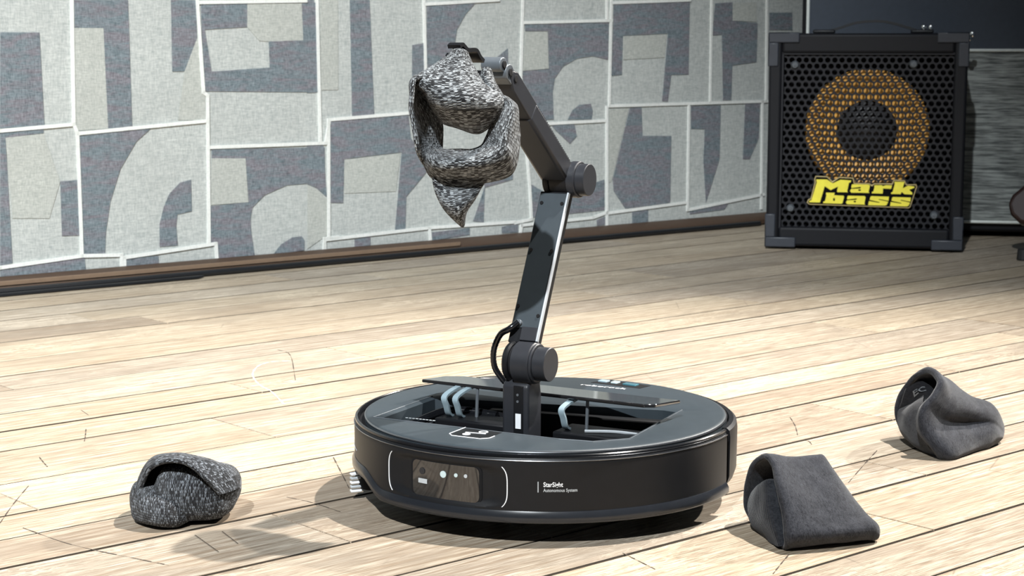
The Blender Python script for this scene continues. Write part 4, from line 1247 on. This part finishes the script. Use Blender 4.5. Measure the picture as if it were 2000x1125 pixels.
part_box('motor_housing', -0.052, -0.024, 0.050, 0.0715, 0.088, 0.034, 'arm_dark')
part_box('motor_housing', 0.064, -0.018, 0.050, 0.0705, 0.076, 0.040, 'arm_dark')
part_box('wall_ledge', 0.02, 0.022, 0.050, 0.074, 0.17, 0.012, 'shell', 9)
part_box('cradle', -0.045, -0.062, 0.050, 0.064, 0.055, 0.018, 'arm_dark')
part_box('cradle', 0.070, -0.058, 0.050, 0.060, 0.060, 0.022, 'arm_dark')
m = MB()
m.tube([(-0.108, -0.078, 0.066), (-0.104, -0.040, 0.070), (-0.098, -0.014, 0.072), (-0.080, -0.004, 0.072), (-0.050, -0.002, 0.070)], 0.0045, 10)
mk('hose', m, M['edge'], rb, smooth=True)
m = MB()
m.tube([(-0.085, -0.050, 0.060), (-0.075, -0.060, 0.066), (-0.062, -0.058, 0.062)], 0.0013, 6)
m.tube([(-0.088, -0.055, 0.058), (-0.077, -0.066, 0.064), (-0.064, -0.064, 0.060)], 0.0013, 6)
mk('wire', m, M['copper'], rb, smooth=True, label='red wires')
m = MB()
m.tube([(0.055, -0.030, 0.072), (0.080, -0.020, 0.072), (0.104, -0.012, 0.070)], 0.0014, 6)
mk('rail', m, M['soft_white'], rb, smooth=True)
for x in (-0.086, -0.074, 0.036):
    m = MB()
    m.strip(smooth_path([Vector(p) for p in ((x + 0.004, -0.016, 0.0985), (x + 0.001, -0.030, 0.095), (x - 0.001, -0.037, 0.0905), (x, -0.035, 0.083), (x, -0.031, 0.0745), (x, -0.025, 0.0715))], 4), 0.0028, 0.0022, (1, 0, 0))
    mk('hinge_bracket', m, M['bracket'], rb, smooth=True, label='pale blue grey hinge bracket')
for x in (-0.062, 0.052):
    m = MB()
    m.cyl((x, -0.020, 0.070), (x, -0.018, 0.098), 0.0016, n=8)
    mk('push_rod', m, M['grey_metal'], rb)
# raised flap
m = MB()
FT = Matrix.Translation((0, -0.02, 0.100)) @ rotm('X', -5.0) @ Matrix.Translation((0, 0.02, 0))
m.M = FT
m.prism([(-0.124, -0.016), (0.114, -0.033), (0.122, -0.026), (0.127, 0.020), (-0.108, 0.038), (-0.122, 0.024)], -0.0016, 0.0016, lambda x, y, o: (x, y, o))
flap = mk('flap', m, M['gloss'], rb, bevel=0.0010, label='glossy black flap held open over the arm bay')
# side brush under the arch, dark peg beside it
sb = MB()
sb.lathe([(0.0, 0.010), (0.012, 0.010), (0.014, 0.016), (0.012, 0.024), (0.0, 0.024)], (-0.135, -0.086, 0), n=18)
brush = mk('side_brush', sb, M['under'], rb, smooth=True)
for k in range(5):
    m = MB()
    a = R(-150 + k * 12)
    m.box((-0.146, -0.0985, 0.0085 + k * 0.0040), (0.0105, 0.005, 0.0021), Matrix.Rotation(R(48 + 3 * k), 3, 'Z'))
    mk('bristle', m, M['white'] if k % 2 == 0 else M['soft_white'], brush, bevel=0.0005)
part_box('guide_peg', -0.1535, -0.078, 0.014, 0.034, 0.009, 0.010, 'under', 60)

# ---- arm: frame with X along the joint axis, Y in the swing plane (towards the robot's rear), Z up, origin at the shoulder
ARM = Matrix.Translation((0.0143, -0.058, 0.1353))


def arm_part(name, mb, mat, **kw):
    mb.v = [tuple(ARM @ Vector(v)) for v in mb.v]
    return mk(name, mb, M[mat], kw.pop('parent', rb), **kw)


def arm_box(name, x0, x1, y0, y1, z0, z1, mat, **kw):
    m = MB()
    m.box(((x0 + x1) / 2, (y0 + y1) / 2, (z0 + z1) / 2), (x1 - x0, y1 - y0, z1 - z0))
    return arm_part(name, m, mat, **kw)


# base post: block under the shoulder with rounded shoulders
m = MB()
m.prism([(-0.0120, -0.086), (0.0150, -0.086), (0.0150, -0.030), (0.0120, -0.016), (-0.0060, -0.0145), (-0.0120, -0.0200)], -0.0225, 0.0040, lambda x, y, o: (o, x, y))
post = arm_part('arm_post', m, 'arm', bevel=0.0026, seg=3)
arm_box('post_lug', -0.0130, 0.0030, -0.0090, 0.0100, -0.0200, -0.0110, 'arm', parent=post, bevel=0.002)
arm_box('post_channel', -0.0105, -0.0008, -0.0126, -0.0112, -0.084, -0.0195, 'arm_dark', parent=post, bevel=0.0004)
for z in (-0.0275, -0.0335):
    m = MB()
    m.cyl((-0.0062, -0.0131, z), (-0.0062, -0.0120, z), 0.0012, n=10)
    arm_part('post_screw', m, 'grey_metal', parent=post)
arm_box('sticker', -0.0082, -0.0028, -0.0132, -0.0124, -0.0580, -0.0445, 'white', parent=post, label='small white sticker')


def joint(y, z, specs):
    for nm, x0, x1, ra, mat, b in specs:
        m = MB()
        m.lathe([(0.0, x0), (ra - b, x0), (ra, x0 + b), (ra, x1 - b), (ra - b, x1), (0.0, x1)], (0, y, z), 'x', n=44)
        arm_part(nm, m, mat, smooth=True)


joint(0, 0, [('shoulder_disc', -0.0205, -0.0150, 0.0182, 'arm_dark', 0.0016), ('shoulder_core', -0.0155, -0.0115, 0.0150, 'under', 0.0005),
             ('shoulder_housing', -0.0120, 0.0062, 0.0187, 'arm', 0.0010), ('shoulder_collar', 0.0060, 0.0085, 0.0178, 'arm', 0.0008), ('shoulder_cap', 0.0083, 0.0205, 0.0152, 'arm', 0.0006)])
EY, EZ = 0.0780, 0.1588
joint(EY, EZ, [('elbow_disc', -0.0210, -0.0155, 0.0165, 'arm_dark', 0.0014), ('elbow_core', -0.0160, -0.0140, 0.0135, 'under', 0.0004),
               ('elbow_housing', -0.0145, 0.0035, 0.0160, 'arm_dark', 0.0008), ('elbow_collar', 0.0030, 0.0115, 0.0168, 'arm', 0.0009), ('elbow_cap', 0.0110, 0.0205, 0.0147, 'arm', 0.0006)])


# links are drawn in their own frame: u along the link, w across its thickness
def link_frame(y0, z0, ang):
    d = Vector((0, math.sin(R(ang)), math.cos(R(ang))))
    q = Vector((0, math.cos(R(ang)), -math.sin(R(ang))))
    return lambda x, w_, u: (x, y0 + d.y * u + q.y * w_, z0 + d.z * u + q.z * w_)


def lbox(fn, x0, x1, w0, w1, u0, u1):
    m = MB()
    m.add([fn(x, w_, u) for u in (u0, u1) for x, w_ in ((x0, w0), (x1, w0), (x1, w1), (x0, w1))],
          [(0, 1, 2, 3), (4, 5, 6, 7), (0, 1, 5, 4), (1, 2, 6, 5), (2, 3, 7, 6), (3, 0, 4, 7)])
    return m


U = link_frame(0, 0, 26.2)
up = arm_part('upper_arm', lbox(U, -0.0240, 0.0052, -0.0060, 0.0035, 0.0160, 0.1620), 'arm_dark', bevel=0.0010)
arm_part('cover_plate', lbox(U, -0.0230, 0.0046, -0.0070, -0.0055, 0.0300, 0.1600), 'lid', parent=up, bevel=0.0005)
arm_part('side_edge', lbox(U, 0.0042, 0.0060, -0.0078, -0.0040, 0.0180, 0.1610), 'arm_side', parent=up, bevel=0.0004, label='side edge with its highlight painted pale')  # the highlight along the arm's side edge is put into this pale colour
arm_part('lower_foot', lbox(U, -0.0120, 0.0046, -0.0080, -0.0050, 0.0180, 0.0310), 'arm', parent=up, bevel=0.0006)
for x, u in ((-0.0205, 0.050), (0.0015, 0.042), (-0.0200, 0.104), (0.0010, 0.104), (-0.0195, 0.150), (0.0012, 0.150)):
    m = MB()
    m.cyl(U(x, -0.0078, u), U(x, -0.0066, u), 0.0017, n=10)
    arm_part('screw', m, 'under', parent=up)
m = MB()
m.cyl(U(-0.0155, -0.0100, 0.034), U(-0.0155, -0.0060, 0.034), 0.0030, n=12)
arm_part('cable_inlet', m, 'grey_metal', parent=up, bevel=0.0005)
m = MB()
m.tube([U(-0.0155, -0.0100, 0.034), (-0.0215, 0.0, 0.0290), (-0.0310, 0.001, 0.0230), (-0.0370, 0.0, 0.0090), (-0.0365, 0.0, -0.0060), (-0.0300, 0.002, -0.0170), (-0.0240, 0.006, -0.0260),
        (-0.0210, 0.010, -0.0420)], 0.0027, 10, ridges=0.10, sub=10)
arm_part('ribbed_cable', m, 'edge', smooth=True)
# forearm: chamfered box reaching forward and up
Fm = link_frame(EY, EZ, -51.5)
m = MB()
m.prism([(-0.0240, -0.0070), (-0.0210, -0.0098), (0.0030, -0.0098), (0.0050, -0.0078), (0.0050, 0.0078), (0.0020, 0.0105), (-0.0205, 0.0105), (-0.0240, 0.0070)], 0.0090, 0.1040,
        lambda x, w_, u: Fm(x, w_, u))
fore = arm_part('forearm', m, 'arm', bevel=0.0012)
m = MB()
for k in range(26):
    u = 0.014 + k * 0.0032
    m.prism([(-0.0010, 0.0098), (0.0022, 0.0098), (0.0022, 0.0115), (-0.0010, 0.0115)], u, u + 0.0017, lambda x, w_, uu: Fm(x, w_, uu))
strip = arm_part('ribbed_strip', m, 'arm_dark', parent=fore)
strip['kind'] = 'stuff'
# wrist: narrower block with a cut nose
m = MB()
m.prism([(0.1010, -0.0085), (0.1440, -0.0085), (0.1560, -0.0030), (0.1560, 0.0050), (0.1480, 0.0095), (0.1010, 0.0095)], -0.0215, 0.0045, lambda u, w_, x: Fm(x, w_, u))
wr = arm_part('wrist', m, 'arm', bevel=0.0012)
m = MB()
m.cyl(Fm(-0.0190, 0.0005, 0.1590), Fm(0.0040, 0.0005, 0.1590), 0.0072, n=24)
m.prism([(-0.0060, 0.1500), (0.0070, 0.1500), (0.0068, 0.1600), (-0.0066, 0.1600)], -0.0190, 0.0040, lambda w_, u, x: Fm(x, w_, u))
arm_part('knuckle', m, 'grey_metal', parent=wr, bevel=0.0008)
m = MB()
m.cyl(Fm(-0.0170, 0.0010, 0.1690), Fm(0.0020, 0.0010, 0.1690), 0.0064, n=24)
m.prism([(-0.0020, 0.1600), (0.0075, 0.1590), (0.0072, 0.1690), (-0.0050, 0.1700)], -0.0165, 0.0015, lambda w_, u, x: Fm(x, w_, u))
arm_part('knuckle', m, 'grey_metal', parent=wr, bevel=0.0008)
for x, w_, u in ((0.0030, 0.0020, 0.1480), (0.0028, 0.0005, 0.1590), (0.0010, 0.0010, 0.1690)):
    m = MB()
    m.cyl(Fm(x - 0.003, w_, u), Fm(x + 0.0024, w_, u), 0.0032, n=16)
    arm_part('pivot_pin', m, 'under', parent=wr, bevel=0.0004)
m = MB()
hz = [(-0.0790, 0.2680), (-0.0850, 0.2715), (-0.0905, 0.2765), (-0.0970, 0.2775), (-0.1050, 0.2770), (-0.1110, 0.2800), (-0.1150, 0.2818), (-0.1195, 0.2800)]
m.strip(smooth_path([Vector((-0.0085, y, z)) for y, z in hz], 4), 0.0060, 0.0032, (1, 0, 0))
arm_part('gripper_finger', m, 'arm_dark', parent=wr, smooth=True)
m = MB()
hz = [(-0.0760, 0.2590), (-0.0880, 0.2500), (-0.1020, 0.2520), (-0.1130, 0.2620), (-0.1220, 0.2740)]
m.strip(smooth_path([Vector((-0.0085, y, z)) for y, z in hz], 4), 0.0060, 0.0032, (1, 0, 0))
arm_part('gripper_finger', m, 'arm_dark', parent=wr, smooth=True)

# ------------------------------------------------------------------ socks
# sock hanging from the gripper
gsock = MB()
gsock.surf(G_BODY[::-1], True, 60, 80, cap1=True, wrinkle=0.0009, seed=1, shell=0.0034)
gsock.surf(G_RING, False, 100, 26, wrinkle=0.0012, seed=2, shell=0.0042, along='col', swap=True)
gsock.surf(G_TIP, True, 44, 64, cap1=True, wrinkle=0.0009, seed=3)
gsock.surf(G_BUNCH, True, 24, 36, cap0=True, cap1=True, wrinkle=0.0008, seed=4)
mk('hanging_sock', gsock, M['knit_pale'], loc=G_O, smooth='all',
   label='grey melange knitted sock hanging open from the gripper of the robot arm', cat='sock', fix=False)


def lump(mb, secs, nu=40, nv=48, p=2.6, seed=0, wr=0.0012):
    rows = []
    for X, Y, Z, dy, dz in secs:
        r = []
        for k in range(16):
            a = 2 * math.pi * k / 16
            cs, sn = math.cos(a), math.sin(a)
            r.append((X - L_O[0], Y - L_O[1] + dy * math.copysign(abs(cs) ** (2 / p), cs), Z + dz * math.copysign(abs(sn) ** (2 / p), sn)))
        rows.append(r)
    mb.surf(rows, True, nu, nv, True, True, wrinkle=wr, seed=seed)


ls = thing('balled_sock', L_O, 0, 'dark speckled knitted sock rolled into a ball on floor at left of the robot', 'sock')
m = MB()
lump(m, [(-.313, 1.532, .022, .010, .014), (-.306, 1.537, .0255, .024, .0225), (-.294, 1.541, .0265, .031, .0245), (-.278, 1.547, .0265, .035, .0250), (-.2625, 1.55, .0250, .034, .0232),
         (-.251, 1.553, .0255, .027, .0200), (-.244, 1.555, .028, .015, .0125), (-.241, 1.556, .030, .005, .005)], seed=3)
mk('rolled_body', m, M['knit_dark'], ls, smooth='all')
m = MB()
m.surf(L_HOOD, False, 40, 64, wrinkle=0.0009, seed=6, shell=0.0045)
mk('folded_cuff', m, M['knit_dark'], ls, smooth='all', fix=False)
m = MB()
lump(m, [(-.338, 1.548, .016, .004, .006), (-.332, 1.543, .018, .017, .016), (-.320, 1.534, .0175, .025, .0168), (-.306, 1.528, .0165, .027, .0158), (-.292, 1.524, .0140, .020, .0132),
         (-.283, 1.522, .011, .007, .007)], seed=8)
mk('tucked_toe', m, M['knit_dark'], ls, smooth='all')

fs_ = thing('folded_sock', F_O, 0, 'plain charcoal sock folded square, the nearest sock at right of the robot', 'sock')
m = MB()
m.surf(F_SHELL, True, 60, 90, wrinkle=0.0008, seed=5, shell=0.0050)
mk('folded_leg', m, M['fleece'], fs_, smooth='all', fix=False)
m = MB()
m.surf(F_TONGUE, False, 36, 36, wrinkle=0.0012, seed=9, shell=0.0045)
mk('tucked_cuff', m, M['fleece_rib'], fs_, smooth='all', fix=False)

rs = thing('folded_sock', R_O, 0, 'plain charcoal sock bundled with an open dark cuff, farthest right on the floor', 'sock')
m = MB()
m.surf(R_SHELL, True, 64, 90, wrinkle=0.0010, seed=12, shell=0.0055)
mk('folded_leg', m, M['fleece'], rs, smooth='all', fix=False)
m = MB()
m.surf(R_TONGUE, False, 30, 30, wrinkle=0.0010, seed=15, shell=0.0042)
mk('tucked_cuff', m, M['fleece'], rs, smooth='all', fix=False)
m = MB()
m.surf(R_INNER, False, 24, 30, wrinkle=0.0006, seed=18)
inner = mk('inner_layer', m, M['fleece_dark'], rs, smooth='all', solid=0.0030, fix=False)
vs, fs2 = text_mesh('EC', 1.0, True)
xm = max(v[0] for v in vs)
m = MB()


def on_inner(s_, t_):
    cs = [catmull([Vector(p) for p in r], 41, False) for r in R_INNER]
    k = int(min(max(s_, 0), 1) * 40)
    c3 = [c[k] for c in cs]
    tt = t_ * 2
    i0 = min(int(tt), 1)
    p = c3[i0].lerp(c3[i0 + 1], tt - i0)
    return p + Vector((-0.45, -0.85, 0.25)).normalized() * 0.0035


# rotated so the letters climb towards the upper right
m.add([tuple(on_inner(0.36 + 0.30 * (x / xm) - 0.14 * y, 0.72 - 0.40 * (x / xm) - 0.26 * y)) for x, y, _ in vs], fs2)
mk('lettering', m, M['faint'], inner, fix=False)
for o in list(bpy.data.objects):
    if o.type == 'MESH' and o.name.startswith('lettering') and o.users == 0:
        bpy.data.objects.remove(o)
